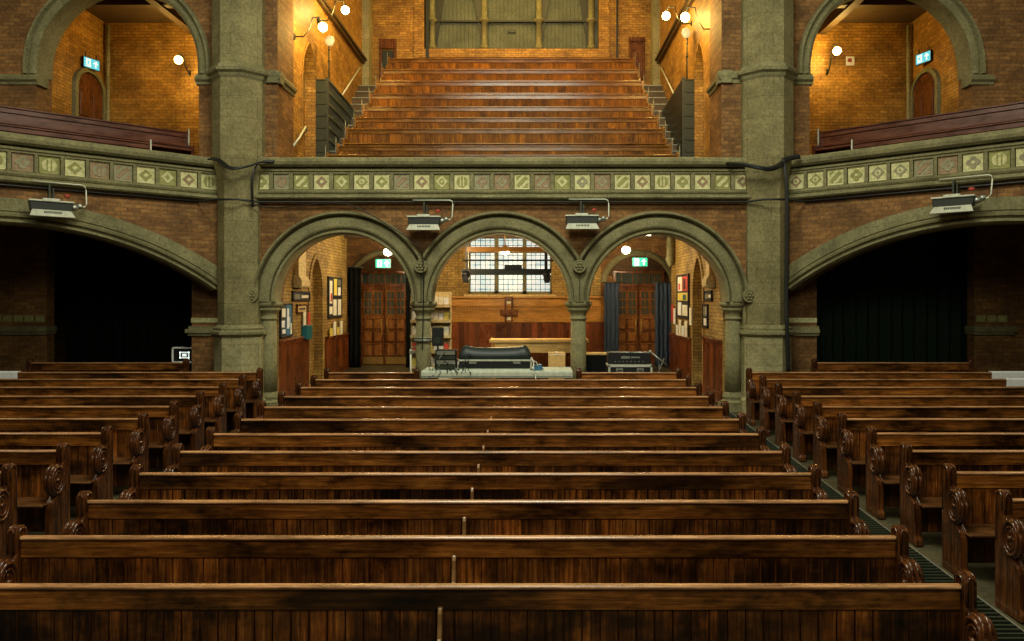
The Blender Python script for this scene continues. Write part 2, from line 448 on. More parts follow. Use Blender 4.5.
# gallery fronts with tile panels
def motif(kind, s=.155):
    b = MB(); b.box(-s,s,-.012,.01,-s,s,0)
    q = -.022
    def poly(pts, m, d=q): b.prism([(u,w) for u,w in pts], 'y', d, -.011, m)
    if kind == 0: poly([(0,-.12),(.12,0),(0,.12),(-.12,0)], 1); poly([(0,-.05),(.05,0),(0,.05),(-.05,0)], 0, q-.006)
    if kind == 1: poly([(.115*math.cos(k*PI/8),.115*math.sin(k*PI/8)) for k in range(16)], 1); poly([(.02,-.1),(.045,-.1),(.045,.1),(.02,.1)],0,q-.006); poly([(-.045,-.1),(-.02,-.1),(-.02,.1),(-.045,.1)],0,q-.006)
    if kind == 2:
        for k in range(4): poly([(.06*math.cos(k*PI/2)+.055*math.cos(j*PI/5),.06*math.sin(k*PI/2)+.055*math.sin(j*PI/5)) for j in range(10)], 1, q-.001*k)
        poly([(.03*math.cos(j*PI/4),.03*math.sin(j*PI/4)) for j in range(8)], 0, q-.01)
    if kind == 3: poly([(-.12,-.07),(-.07,-.12),(.12,.07),(.07,.12)], 1); poly([(-.12,.02),(-.12,.12),(-.02,.12)],1); poly([(.12,-.02),(.12,-.12),(.02,-.12)],1)
    if kind == 4: poly([(0,-.125),(.125,0),(0,.125),(-.125,0)], 1); poly([(.06*math.cos(j*PI/5),.06*math.sin(j*PI/5)) for j in range(10)], 0, q-.006); poly([(.025*math.cos(j*PI/4),.025*math.sin(j*PI/4)) for j in range(8)], 1, q-.012)
    # thin raised border
    for (x0,x1,z0,z1) in ((-s,s,s-.014,s),(-s,s,-s,-s+.014),(-s,-s+.014,-s,s),(s-.014,s,-s,s)): b.box(x0,x1,-.02,-.01,z0,z1,0)
    return b
TM = []
for k in range(5):
    for c1, c2 in (('tile_pale','tile_olive'),('tile_pale','tile_grey'),('tile_grey','tile_pink'),('tile_pale','tile_pink'),('tile_olive','tile_pale'),('tile_pink','tile_grey'),('tile_pale','tile_olive')):
        TM.append((k, c1, c2))
tile_cache = {}
def tile(parent, x, z, key):
    if key not in tile_cache:
        o = motif(key[0]).build('tile', [key[1], key[2]], parent); tile_cache[key] = o.data
    else:
        o = bpy.data.objects.new('tile', tile_cache[key]); COL.objects.link(o); o.parent = parent
    o.location = (x, .030, z)
def parapet(loc, rz, x0, x1, tiles, label):
    t = thing('gallery_parapet', label, 'gallery parapet', loc, rz, 'tiled gallery parapets')
    b = MB()
    b.prism([(-.10,5.76),(-.15,5.80),(-.17,5.86),(-.16,5.92),(-.12,5.95),(.2,5.95),(.2,5.76)], 'x', x0, x1); b.build('coping', 'moulded_stone', t)
    b = MB(); b.box(x0,x1,.05,.2,5.08,5.8)
    b.prism([(-.02,5.66),(-.05,5.68),(-.05,5.71),(-.02,5.735),(.05,5.735),(.05,5.66)], 'x', x0, x1)
    b.box(x0,x1,-.02,.04,5.63,5.66); b.box(x0,x1,-.02,.04,5.27,5.305)
    xs = [x0] + [u for tt in tiles for u in (tt-.170, tt+.170)] + [x1]
    for a, c in zip(xs[::2], xs[1::2]):
        if c > a: b.box(a, c, -.02, .06, 5.30, 5.635)
    b.build('panel_frame', 'moulded_stone', t)
    b = MB()
    b.prism([(.03,5.27),(-.05,5.27),(-.07,5.25),(-.05,5.215),(-.03,5.20),(-.06,5.19),(-.13,5.17),(-.14,5.12),(-.11,5.09),(-.03,5.07),(.2,5.07),(.2,5.27)], 'x', x0, x1)
    b.build('base_moulding', 'moulded_stone', t)
    for x in tiles:
        tile(t, x, 5.468, random.choice(TM))
parapet((0,14.95,0), 0, -5.86, 4.62, [X(261.3+20.06*k, 14.95) for k in range(25)], 'long straight tiled gallery parapet above the three arches')
lt = [7-(.07+.398*k) for k in range(17)][::-1]
parapet(WL, WA, -.2, 7.12, lt, 'angled tiled gallery parapet ending at the pier with the short cable')
parapet(WR, -WA, -.12, 7.2, [.1+.398*k for k in range(17)], 'angled tiled gallery parapet ending at the pier with the long cables')

# upper arcade (frontal, either side)
ZU = 7.95
b = MB(); wall_openings(b, -12.6, -6.5, 5.3, 14.2, .5, [(-8.75,1.72,5.31,ZU,'round',0)]); struct('wall_upper_left', b, 'red_brick', loc=(0,15.2,0))
b = MB(); wall_openings(b, 5.2, 11.4, 5.3, 14.2, .5, [(7.58,1.72,5.31,ZU,'round',0)]); struct('wall_upper_right', b, 'red_brick', loc=(0,15.2,0))
for i, cx in enumerate((-8.75, 7.58)):
    b = MB(); b.sweep_arc(cx, ZU, [(1.70,.5),(1.70,-.01),(1.76,-.05),(1.82,-.05),(1.84,-.005),(1.88,-.005),(1.90,-.08),(1.95,-.08),(1.97,0),(1.97,.1)], 0, PI, 40)
    for q in (-1,1): b.prism([(cx+q*r_, y_) for r_, y_ in [(1.70,.5),(1.70,-.01),(1.76,-.05),(1.82,-.05),(1.84,-.005),(1.88,-.005),(1.90,-.08),(1.95,-.08),(1.97,0),(1.97,.1)]], 'z', 7.78, ZU)
    tag(b.build('arch_moulding', 'moulded_stone', loc=(0,15.2,0)), 'round stone arch opening on the upper room '+('with the pale wall light and dark door' if i == 0 else 'with the red call point'), 'arch', 'upper stone arches', 'structure')
    t = thing('string_course', 'thin stone string course on the brick piers of the upper opening '+('beside the dark door' if i == 0 else 'beside the call point'), 'moulding', (0,15.2,0), 0, 'upper string courses')
    for xa, xb in ((cx-3.0, cx-1.66), (cx+1.66, cx+2.15)):
        bb = MB(); bb.prism([(.3,7.55),(-.03,7.55),(-.04,7.60),(-.09,7.64),(-.10,7.69),(-.04,7.72),(0,7.78),(.3,7.78)], 'x', xa, xb); bb.build('moulding', 'moulded_stone', t)
# brick strips beside the central gallery opening and the gallery side walls
b = MB(); b.box(-5.7,-5.3,15.0,16.0,5.1,14.2); struct('wall_return_left', b, 'red_brick')
b = MB(); b.box(3.95,4.4,15.0,16.0,5.1,14.2); struct('wall_return_right', b, 'red_brick')
for i in (0,1):
    q = 1 if i == 0 else -1; xe = -5.3 if i == 0 else 3.95
    t = thing('string_course', 'stone string course along the gallery side wall '+('above the pale handrail' if i == 0 else 'beside the pier with long cables'), 'moulding', (0,0,0), 0, 'upper string courses')
    pr = [(.2,7.52),(-.02,7.52),(-.03,7.59),(-.07,7.62),(-.08,7.68),(-.03,7.71),(0,7.78),(.2,7.78)]
    b = MB(); b.prism([(xe-u*q, z) for u, z in pr], 'y', 14.93, 16.03); b.build('moulding', 'moulded_stone', t)
    b = MB(); b.prism([(15.0+u, z) for u, z in pr], 'x', *sorted((xe-.4*q, xe+.07*q))); b.build('moulding', 'moulded_stone', t)
# gallery side walls with pointed doorways (left: x=-5.45, local x = Y)
b = MB(); wall_openings(b, 15.5, 24.0, 5.1, 14.2, .5, [(17.65,.55,5.5,8.35,'point',0)]); struct('wall_gallery_left', b, 'gallery_brick', loc=(-5.45,0,0), rz=PI/2)
b = MB(); wall_openings(b, -24.0, -15.5, 5.1, 14.2, .5, [(-17.65,.55,5.5,8.35,'point',0)]); struct('wall_gallery_right', b, 'gallery_brick', loc=(4.1,0,0), rz=-PI/2)
for s, loc, rz, c in ((0,(-5.45,0,0),PI/2,17.65),(1,(4.1,0,0),-PI/2,-17.65)):
    b = MB()
    for (x0,x1) in ((c-.61,c-.54),(c+.54,c+.61)): b.box(x0,x1,-.02,.15,5.5,8.35)
    n = 14; R = 1.1
    for sg in (-1,1):
        pts = []
        for k in range(n+1):
            a = (PI/3)*k/n; pts.append((c + sg*(-.55 + R*math.cos(a)), 8.35 + R*math.sin(a), c + sg*(-.55+(R+.06)*math.cos(a)), 8.35+(R+.06)*math.sin(a)))
        for p, q in zip(pts, pts[1:]): b.prism([(p[0],p[1]),(q[0],q[1]),(q[2],q[3]),(p[2],p[3])], 'y', -.02, .15)
    tag(b.build('trim_doorway', 'gallery_brick', loc=loc, rz=rz), None, None, None, 'structure')
    struct('wall_doorway_'+('left','right')[s], bx(c-.6,c+.6,.30,.36,8.1,9.6), 'green_stone', loc=loc, rz=rz)
    struct('wall_doorway_low_'+('left','right')[s], bx(c-.6,c+.6,.29,.36,5.1,8.1), 'gallery_brick', loc=loc, rz=rz)
# moulded string high on gallery side walls and flat pilasters
for s, xw in ((1,-5.45),(-1,4.1)):
    b = MB(); b.box(*sorted((xw, xw+.1*s)), 17.5, 23.5, 10.55, 10.72); b.box(*sorted((xw, xw+.16*s)), 17.5, 23.5, 10.64, 10.70)
    tag(b.build('string_course', 'ceiling_wood'), 'dark string course high on the gallery side wall '+('near the short pale handrail' if s == 1 else 'on the wooden door side'), 'moulding')
    b = MB(); b.box(*sorted((xw, xw+.22*s)), 23.1, 23.58, 5.6, 14.2); struct('wall_pilaster_'+('left' if s==1 else 'right'), b, 'pale_stone')
# gallery back wall
b = MB(); wall_openings(b, -5.9, 4.6, 5.1, 14.2, .4, [(-.67,2.86,11.2,15,'flat',0)]); struct('wall_gallery_back', b, 'gallery_brick', loc=(0,23.6,0))
BW = thing('blind_window', 'large slate-boarded window opening with stone shafts above the top pews', 'window', (-.67,23.6,11.2))
b = MB(); b.box(-2.86,2.86,.27,.3,0,3.4)
for k in range(44): b.box(-2.85+.13*k,-2.735+.13*k,.25,.27,0,3.4)
b.build('boarding', 'slate_board', BW)
for xs in (-2.62,-.9,.9,2.62):
    b = MB(); b.lathe([(.15,0),(.15,.1),(.10,.2),(.09,.9),(.16,.94),(.17,1.0),(.10,1.06),(.09,3.4)], c=(xs,.12,0), n=14); b.build('shaft', 'moulded_stone', BW)
for x0, x1 in ((-2.5,-1.05),(-.75,.75),(1.05,2.5)):
    b = MB(); b.box(x0,x1,.14,.24,.95,1.01); b.build('cross_rail', 'black_paint', BW)
b = MB(); b.box(-.12,.12,.2,.26,.62,.72); b.build('plate', 'iron', BW)
b = MB()
for sx in (-1,1):
    b.prism([(sx*1.55,3.4),(sx*.95,.05),(sx*.88,.05),(sx*1.0,3.4)], 'y', .18, .25); b.prism([(sx*2.55,.05),(sx*2.5,.05),(sx*2.0,3.4),(sx*2.5,3.4)], 'y', .18, .25)
b.build('dark_wedge', 'black_paint', BW)  # dark tapering wedges in front of the boarding
b = MB(); b.box(-3.2,-2.86,-.03,.1,-.3,3.0); b.box(2.86,3.2,-.03,.1,-.3,3.0); b.box(-3.2,3.2,-.04,.1,-.28,0); b.build('brick_surround', 'gallery_brick', BW)
for i, xs in enumerate((-3.42, 2.1)):
    b = MB(); b.box(xs+.66*i-.05*(1-i), xs+.66*i+.05, -.06, .02, 10.6, 14.2)
    tag(b.build('downpipe', 'black_paint', loc=(0,23.6,0)), 'thin dark pipe on the gallery back wall beside the '+('dark doorway' if i == 0 else 'wooden door'), 'pipe')
# gallery back doors
for i, (xa, xb, za, zb) in enumerate(((X(381,23.4),X(393,23.4),Z(80,23.4),Z(47,23.4)), (X(632,23.4),X(643,23.4),Z(78,23.4),Z(40,23.4)))):
    t = thing('gallery_door', ('narrow doorway with a dark open door at the top of the stairs' if i == 0 else 'narrow brown wooden door at the top of the wide stairs'), 'door', ((xa+xb)/2,23.6,za))
    w = (xb-xa)/2; h = zb-za
    b = MB(); b.box(-w,w,-.10,-.03,0,h*.93 if i == 0 else h); 
    b.build('leaf', 'black_paint' if i == 0 else 'door_wood', t, bevel=.01)
    b = MB(); b.box(-w-.08,-w,-.12,0,0,h+.1); b.box(w,w+.08,-.12,0,0,h+.1); b.box(-w-.08,w+.08,-.14,0,h-.02,h+.12 if i else h+.3); b.build('frame', 'door_wood', t, bevel=.01)
struct('ceiling_gallery', bx(-6,4.7,15.6,24,14.2,14.3), 'ceiling_wood')

# gallery rake, rows and stairs
GY = [15.95+.85*j for j in range(9)]
GT = [Z(y, Yv) for y, Yv in zip((155,146,129,118,107,95,82,70,59), GY)]
gf = [z-.88 for z in GT]
b = MB()
for j in range(9):
    y0 = GY[j]-.55; y1 = GY[j]+.30 if j < 8 else 23.6
    b.box(-4.6, 3.3, y0, y1, 5.05, gf[j])
b.box(-5.45,4.1,14.98,15.42,5.0,5.09)
struct('floor_gallery', b, 'orange_wood')
for s, (xa, xb) in enumerate(((-5.45,-4.6),(3.3,4.1))):
    t = thing('staircase', ('narrow stepped aisle with pale nosings below the dark doorway' if s == 0 else 'narrow stepped aisle with pale nosings below the wooden door'), 'stairs', (0,0,0), 0, 'stepped aisles of the gallery')
    b = MB(); nb = MB()
    for j in range(9):
        z0 = gf[j-1] if j else gf[0]-.3; dz = (gf[j]-z0)/2
        for k in range(2):
            ya = GY[j]-.55+.425*k; yb = 23.6 if (j == 8 and k == 1) else ya+.425; zt = z0+dz*(k+1)
            b.box(xa,xb,ya,yb,5.05,zt); nb.box(xa+.02,xb-.02,ya-.02,ya+.04,zt-.015,zt+.012)
    b.build('steps', 'ceiling_wood', t); nb.build('nosing', 'grey_metal', t)

# ------------------------------------------------------------------ PEWS
SY, SZ, RY_, RZ_ = -.165, .68, .115, .165
def make_ends_mesh(seg=10):
    """bench end in local YZ: tall rounded post and scrolled arm toward -Y"""
    P = [(.05,0),(.05,.99)]
    for k in range(seg+1):
        a = PI*k/seg; P.append((-.015+.065*math.cos(a), 1.0+.065*math.sin(a)))
    P += [(-.08,.86)]
    for k in range(15):
        a = math.radians(58 + 210*k/14)
        P.append((SY + RY_*math.cos(a), SZ + RZ_*math.sin(a)))
    P += [(-.20,.49),(-.255,.45),(-.27,.40),(-.27,.10),(-.30,.06),(-.30,0)]
    return P
END = make_ends_mesh()
def pew(L, label, group, loc, boards='pew_boards', rail='pew_rail', cap='pew_cap', endw='pew_end_wood', div=True, name='church_pew'):
    t = thing(name, label, 'pew', loc, 0, group)
    h = L/2 - .05
    b = MB(); n = int(round(2*h/.118)); w = 2*h/n
    b.box(-h,h,.012,.035,.06,.95)
    for k in range(n): b.box(-h+k*w+.003, -h+(k+1)*w-.003, -.012, .012, .06, .84)
    b.build('backrest', boards, t, bevel=.0035)
    b = MB(); b.box(-h,h,-.026,.012,.815,.956); b.build('top_rail', rail, t, bevel=.006)
    b = MB(); b.prism([(-.034,.952),(-.046,.960),(-.046,.972),(-.034,.981),(-.004,.984),(.010,.974),(.010,.952)], 'x', -h, h, smooth=False); b.build('rail_cap', cap, t, bevel=.003)
    b = MB(); b.box(-h,h,-.36,-.01,.43,.455); b.build('seat', 'pew_seat_wood', t, bevel=.006)
    for s in (-1,1):
        x = s*(L/2 - .045)
        b = MB(); b.prism(END, 'x', x-.04, x+.04)
        e = b.build('bench_end', endw, t, bevel=.020, seg=3)
        b = MB()
        for q in (-1,1):
            xo = x + q*.042
            b.tube([(xo, SY+.097*math.cos(a*PI/12), SZ+.145*math.sin(a*PI/12)) for a in range(24)], .015, 6, closed=True)
            b.tube([(xo, SY+.066*math.cos(a*PI/9), SZ+.10*math.sin(a*PI/9)) for a in range(18)], .009, 6, closed=True)
            b.ball((xo,SY,SZ), .024, n=8)
            for a in range(4): b.ball((xo-q*.006,SY+.036*math.cos(a*PI/2),SZ+.055*math.sin(a*PI/2)), .019, n=6, sx=.5)
            b.tube([(x+q*.022, SY+RY_*math.cos(math.radians(70+18*k)), SZ+RZ_*math.sin(math.radians(70+18*k))) for k in range(12)], .013, 6)
        b.build('scroll', endw, e)
        b = MB()
        for q in (-1,1):
            pts = [(x+q*.041,.028,.6),(x+q*.041,.028,.95)] + [(x+q*.041, -.015+.043*math.cos(a*PI/8), 1.0+.043*math.sin(a*PI/8)) for a in range(9)] + [(x+q*.041,-.058,.9)]
            b.tube(pts, .009, 5)
        b.tube([(x-.026,-.083,.86),(x-.026,-.083,.99),(x-.018,-.076,1.03),(x,-.070,1.045),(x+.018,-.076,1.03),(x+.026,-.083,.99),(x+.026,-.083,.86)], .008, 5)
        b.build('moulding', endw, e)
    if div:
        b = MB(); b.prism([(0,.80),(-.03,.845),(-.055,.84),(-.07,.81),(-.075,.74),(-.095,.66),(-.15,.60),(-.27,.57),(-.315,.55),(-.32,.52),(-.32,.45),(0,.45)], 'x', -.045, -.015)
        b.build('divider', 'divider_wood', t, bevel=.006)
    return t
ordw = ['nearest the camera','second','third','fourth','fifth','sixth','seventh','eighth','ninth','tenth','eleventh','twelfth','thirteenth']
RY = [4.71+.835*i for i in range(12)]
GC = 'long pews of the central block'
LC = 2.87+4.0
c0 = pew(LC, 'long dark oak pew of the central block, first row at the bottom of the picture', GC, (-.565,RY[0],FZ(RY[0])))
for i in range(1,11):
    dup(c0, (-.565,RY[i],FZ(RY[i])), 'long dark oak pew of the central block, %s row back%s' % (ordw[i], ', before the mixing platform' if i == 10 else ''))
xa, xb = -4.0, -2.18
pew(xb-xa, 'short dark oak pew ending beside the grey mixing platform, below the dark-curtained doors', 'short pews beside the mixing platform', ((xa+xb)/2,RY[11],FZ(RY[11])), div=False)
xa, xb = .86, 2.87
pew(xb-xa, 'short dark oak pew ending beside the grey mixing platform, below the black flight case', 'short pews beside the mixing platform', ((xa+xb)/2,RY[11],FZ(RY[11])), div=False)
SL = 6.0
GR = 'pews of the right side block'; GL = 'pews of the left side block'
p0 = None
for i in range(1,12):
    lb = 'dark oak pew of the right side block, ' + ('first row, cut off by the picture edge' if i == 1 else '%s row back, beside the heating grille' % ordw[i-1])
    loc = (4.15+SL/2, RY[i]+.04, FZ(RY[i]+.04))
    if p0 is None: p0 = pew(SL, lb, GR, loc, div=False)
    elif i == 1: pass
    else: dup(p0, loc, lb)
for i in range(3,12):
    q = dup(p0, (-5.22-SL/2, RY[i]+.05, FZ(RY[i]+.05)), 'dark oak pew of the left side block, %s row back' % (ordw[i-3] if i > 3 else 'first'))
    q['group'] = GL
pew(3.4, 'short oak pew right in front of the long black curtain', 'rear pews under the wide arches', (7.65,15.3,FZ(15.3)), div=False)
pew(3.4, 'short oak pew in the dark recess beside the white-framed screen', 'rear pews under the wide arches', (-9.0,15.3,FZ(15.3)), div=False)

# gallery pews
GP = 'stepped pews of the central gallery'
gnames = ['lowest, just behind the tiled parapet','second row up','third row up','fourth row up','fifth row up','sixth row up','seventh row up','eighth row up','highest, below the boarded window']
def gpew(L, label, loc):
    t = thing('gallery_pew', label, 'pew', loc, 0, GP)
    h = L/2
    b = MB(); n = int(2*h/.118); w = 2*h/n
    b.box(-h,h,.012,.035,0,.84)
    for k in range(n): b.box(-h+k*w+.003,-h+(k+1)*w-.003,-.012,.012,0,.78)
    b.build('backrest', 'gallery_boards', t)
    b = MB(); b.box(-h,h,-.03,.03,.76,.85); b.box(-h,h,-.06,.05,.85,.88); b.build('top_rail', 'gallery_rail', t, bevel=.005)
    b = MB(); b.box(-h,h,-.40,0,.42,.45); b.build('seat', 'gallery_rail', t, bevel=.005)
    for s in (-1,1):
        b = MB(); x = s*(h+.02); b.prism([(.05,0),(.05,.9),(.02,.93),(-.05,.93),(-.08,.9),(-.09,.62),(-.38,.56),(-.4,.5),(-.4,0)], 'x', x-.025, x+.025)
        e = b.build('bench_end', 'gallery_rail', t, bevel=.006)
        b = MB(); b.tube([(x+s*.04,-.06,.45),(x+s*.04,-.06,1.05)], .010, 6); b.ball((x+s*.04,-.06,1.06), .016, n=8)
        b.build('grab_post', 'grey_metal', e)
    return t
g0 = gpew(7.7, 'polished orange-brown gallery pew, '+gnames[0], (-.65,GY[0],gf[0]))
for j in range(1,9): dup(g0, (-.65,GY[j],gf[j]), 'polished orange-brown gallery pew, '+gnames[j])

# angled wing gallery pews
def wing_pew(loc, rz, x0, x1, d, ztop, label, endx):
    t = thing('gallery_pew', label, 'pew', (loc[0],loc[1],0), rz, 'angled pews of the gallery wings')
    b = MB(); b.box(x0,x1,d,d+.03,ztop-.9,ztop-.1); b.build('backrest', 'wing_pew_wood', t)
    b = MB(); b.box(x0,x1,d-.03,d+.04,ztop-.12,ztop-.03); b.box(x0,x1,d-.06,d+.06,ztop-.03,ztop); b.box(x0,x1,d-.03,d,ztop-.33,ztop-.30); b.build('top_rail', 'wing_pew_wood', t, bevel=.006)
    b = MB(); b.box(x0,x1,d-.4,d,ztop-.47,ztop-.43); b.build('seat', 'wing_pew_wood', t)
    b = MB(); b.prism([(d+.06,ztop-.9),(d+.06,ztop+.03),(d-.08,ztop+.03),(d-.1,ztop-.3),(d-.4,ztop-.36),(d-.4,ztop-.9)], 'x', endx-.03, endx+.03)
    e = b.build('bench_end', 'wing_pew_wood', t, bevel=.008)
    b = MB(); b.tube([(endx,d-.12,ztop-.45),(endx,d-.12,ztop+.06)], .016, 6); b.build('grab_post', 'pale_metal', e)
for s, (loc, rz) in enumerate(((WL, WA), (WR, -WA))):
    nm = 'by the dark door' if s == 0 else 'by the red call point'
    def rng(a): return (-.2, 7-a) if s == 0 else (a, 7.2)
    for d, zt, a, w in ((.62, 6.22, 1.05, 'front row'), (1.30, 6.70, .12, 'tall back row')):
        x0, x1 = rng(a); wing_pew(loc, rz, x0, x1, d, zt, 'dark red angled gallery pew, %s, %s' % (w, nm), x1 if s == 0 else x0)
    b = MB(); b.box(-.3,7.3,.2,.75,5.06,5.30); b.box(-.3,7.3,.75,1.5,5.06,5.78)
    struct('floor_wing_'+('left','right')[s], b, 'ceiling_wood', loc=loc, rz=rz)

# upper side rooms
for s in (0,1):
    sx = -1 if s == 0 else 1; nm = ('left','right')[s]
    xs = -11.25 if s == 0 else 10.0; xi = -6.6 if s == 0 else 5.3
    b = MB(); b.box(min(xs,xi)-.3, max(xs,xi)+.3, 19.0, 19.3, 5.1, 11); struct('wall_room_back_'+nm, b, 'gallery_brick')
    # side wall, with local x along Y
    if s == 0:
        b = MB(); b.box(15.7,19,0,.3,5.1,11); struct('wall_room_side_left', b, 'gallery_brick', loc=(xs,0,0), rz=PI/2)
        b = MB(); b.box(15.7,19,0,.2,5.1,11); struct('wall_room_inner_left', b, 'gallery_brick', loc=(xi+.2,0,0), rz=PI/2)
    else:
        b = MB(); b.box(-19,-15.7,0,.3,5.1,11); struct('wall_room_side_right', b, 'gallery_brick', loc=(xs,0,0), rz=-PI/2)
        b = MB(); b.box(-19,-15.7,0,.2,5.1,11); struct('wall_room_inner_right', b, 'gallery_brick', loc=(xi-.2,0,0), rz=-PI/2)
    struct('floor_room_'+nm, bx(min(xs,xi)-1.5,max(xs,xi)+1.5,15.3,19,5.7,5.85), 'ceiling_wood')
    b = MB(); b.box(min(xs,xi)-.3,max(xs,xi)+.3,15.6,19.2,10.3,10.4); struct('ceiling_room_'+nm, b, 'ceiling_wood')
    b = MB(); b.box(min(xs,xi),max(xs,xi),17.2,17.4,10.05,10.3); struct('beam_room_'+nm, b, 'ceiling_wood')
    xm=(xs+xi)/2
    b = MB(); b.box(xm-.1,xm+.1,15.7,19,10.0,10.3); struct('beam_long_'+nm, b, 'ceiling_wood')
    # corner pipe
    b = MB(); b.tube([(xs-sx*.12,18.9,5.9),(xs-sx*.12,18.9,10.2)], .05, 8)
    tag(b.build('downpipe', 'pale_stone'), 'pale pipe in the corner of the upper room '+('beside the dark door' if s == 0 else 'beside the reddish door'), 'pipe')
    # arched door on the side wall
    dl = (X(78,1)) if False else None
    yc = 18.25; t = thing('panelled_door', ('dark wooden arched door with a notice, upper side room' if s == 0 else 'reddish wooden arched door in the room with the call point'), 'door', (xs,yc,5.85), PI/2 if s == 0 else -PI/2)
    hw = .52; H = 2.45
    b = MB(); pts = [(-hw,0),(hw,0),(hw,H)] + [(hw*math.cos(a*PI/8), H+.42*math.sin(a*PI/8)) for a in range(1,8)] + [(-hw,H)]
    b.prism(pts, 'y', -.06, -.01); b.build('leaf', 'door_wood', t, bevel=.008)
    b = MB()
    for q in (-1,1):
        for (za,zb) in ((.2,.9),(1.05,1.6),(1.75,2.35)): b.box(q*.26-.17,q*.26+.17,-.085,-.055,za,zb)
    b.build('panel', 'door_wood', t, bevel=.012)
    b = MB(); b.box(-hw-.12,-hw,-.09,0,0,H); b.box(hw,hw+.12,-.09,0,0,H)
    b.sweep_arc(0, H, [(hw,0),(hw,-.09),(hw+.12,-.09),(hw+.12,0)], 0, PI, 16)
    for i_ in range(len(b.v)):
        x_,y_,z_ = b.v[i_]
        if z_ > H: b.v[i_] = (x_,y_,H+(z_-H)*.85)
    b.build('frame', 'moulded_stone', t)
    if s == 0:
        b = MB(); b.box(-.2,.0,-.1,-.088,1.1,1.55); b.build('notice', 'white_paper', t)
        b = MB(); b.box(-.42,-.3,-.1,-.088,1.3,1.42); b.box(-.42,-.3,-.1,-.088,1.08,1.2); b.build('notice', 'cream_paper', t)
# rear wall for the red strips between pier and upper opening is the upper wall itself

# ------------------------------------------------------------------ lower side recesses (dark)
for s, nm in ((0,'left'),(1,'right')):
    x0, x1 = ((-13.5,-6.3) if s == 0 else (5.1,12.6))
    struct('ceiling_recess_'+nm, bx(x0-.3,x1+.3,15.3,20,5.0,5.06), 'ceiling_wood')
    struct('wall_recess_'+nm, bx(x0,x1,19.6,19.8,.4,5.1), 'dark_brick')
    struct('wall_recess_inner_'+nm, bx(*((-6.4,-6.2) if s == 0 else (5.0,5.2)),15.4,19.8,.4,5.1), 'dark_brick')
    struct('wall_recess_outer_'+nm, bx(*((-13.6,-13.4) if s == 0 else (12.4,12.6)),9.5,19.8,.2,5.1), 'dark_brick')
    # triangular ceiling between recess and angled wall
    loc, rz = ((WL,WA),(WR,-WA))[s]
    struct('ceiling_wing_'+nm, bx(-.6,7.9,.42,4.2,4.98,5.05), 'ceiling_wood', loc=loc, rz=rz)
    # brick jamb next to the pier
    xa, xb = ((X(195,15.7),-6.55) if s == 0 else (5.3,X(814,15.7)))
    t = thing('brick_jamb', 'narrow brick pier beside the stone pier '+('next to the white-framed screen' if s == 0 else 'next to the black-green curtain'), 'pier', (0,15.55,0), 0, 'brick piers in the recesses'); t['kind']='thing'
    b = MB(); b.box(xa,xb,0,.5,.5,4.98); b.build('shaft', 'red_brick', t)
    b = MB(); b.box(xa-.06,xb+.03,-.06,.5,2.24,2.30); b.box(xa-.1,xb+.03,-.1,.5,2.30,2.38); b.box(xa-.05,xb+.03,-.05,.5,2.38,2.44); b.build('string_course', 'moulded_stone', t)
    b = MB(); b.box(xa-.01,xb,-.012,.3,2.52,2.62); b.build('pale_band', 'tile_pale', t)
    # far brick pier
    xa, xb = ((-13.0,X(47,16)) if s == 0 else (X(974,16),X(1011,16)))
    t = thing('brick_pier', 'dim brick pier with a pale band in the recess '+('beyond the dark opening' if s == 0 else 'at the end of the curtain'), 'pier', (0,16,0), 0, 'brick piers in the recesses'); t['kind']='thing'
    b = MB(); b.box(xa,xb,0,.25,.5,4.98)
    b.build('shaft', 'red_brick', t)
    b = MB(); b.box(xa-.04,xb+.04,-.08,.25,2.24,2.30); b.box(xa-.06,xb+.06,-.12,.25,2.30,2.42); b.build('string_course', 'moulded_stone', t)
    b = MB()
    k = xa+.05
    while k < xb-.1: b.box(k,k+.2,-.012,.2,2.52,2.66); k += .24
    b.build('pale_band', 'tile_olive', t)
    if s == 1:
        b = MB(); b.box(X(1013,16),12.4,.1,.35,.5,4.98); tag(b.build('brick_pier','red_brick',loc=(0,16,0)), 'brick wall pier with string course at the picture edge beyond the curtain', 'pier')
    # inner dim arch
# curtains (folded)
def curtain(name, label, x0, x1, y, z0, z1, mat, fold=.14, amp=.05, group=None, parts=True, seed=0):
    r = random.Random(seed); t = thing(name, label, 'curtain', ((x0+x1)/2,y,z0), 0, group)
    W = x1-x0; n = max(12, int(W/fold*8)); b = MB(); vs=[]
    ph = r.random()*6
    rows = 7
    for j in range(rows+1):
        zz = (z1-z0)*j/rows
        for i in range(n+1):
            u = i/n; x = -W/2 + W*u
            a = amp*(math.sin(2*PI*x/fold+ph) + .5*math.sin(2*PI*x/fold*.37+1.3+ph+.4*j/rows)) * (1-.35*j/rows)
            vs.append((x+.012*math.sin(3*j+i*.2), a, zz))
    fs=[]
    for j in range(rows):
        for i in range(n): fs.append((j*(n+1)+i, j*(n+1)+i+1, (j+1)*(n+1)+i+1, (j+1)*(n+1)+i))
    b.add(vs, fs, 0, True); N=len(b.v)
    o = b.build('cloth', mat, t); md = o.modifiers.new('thick','SOLIDIFY'); md.thickness = .006
    b = MB(); b.tube([(-W/2-.06,0,z1-z0+.02),(W/2+.06,0,z1-z0+.02)], .018, 8); b.build('rod', 'black_paint', t)
    return t
curtain('curtain', 'wide black-green curtain closing the arch recess behind the pews', 6.15, X(972,17.2), 17.2, FZ(17)+.02, 4.95, 'green_black_cloth', .28, .07, seed=1)
curtain('curtain', 'added black sheet standing in for the dark recess behind the white-framed screen', -11.6, -6.7, 18.0, FZ(18)+.02, 4.9, 'black_cloth', .3, .07, seed=2)  # added cloth that keeps the recess black, where there is only darkness

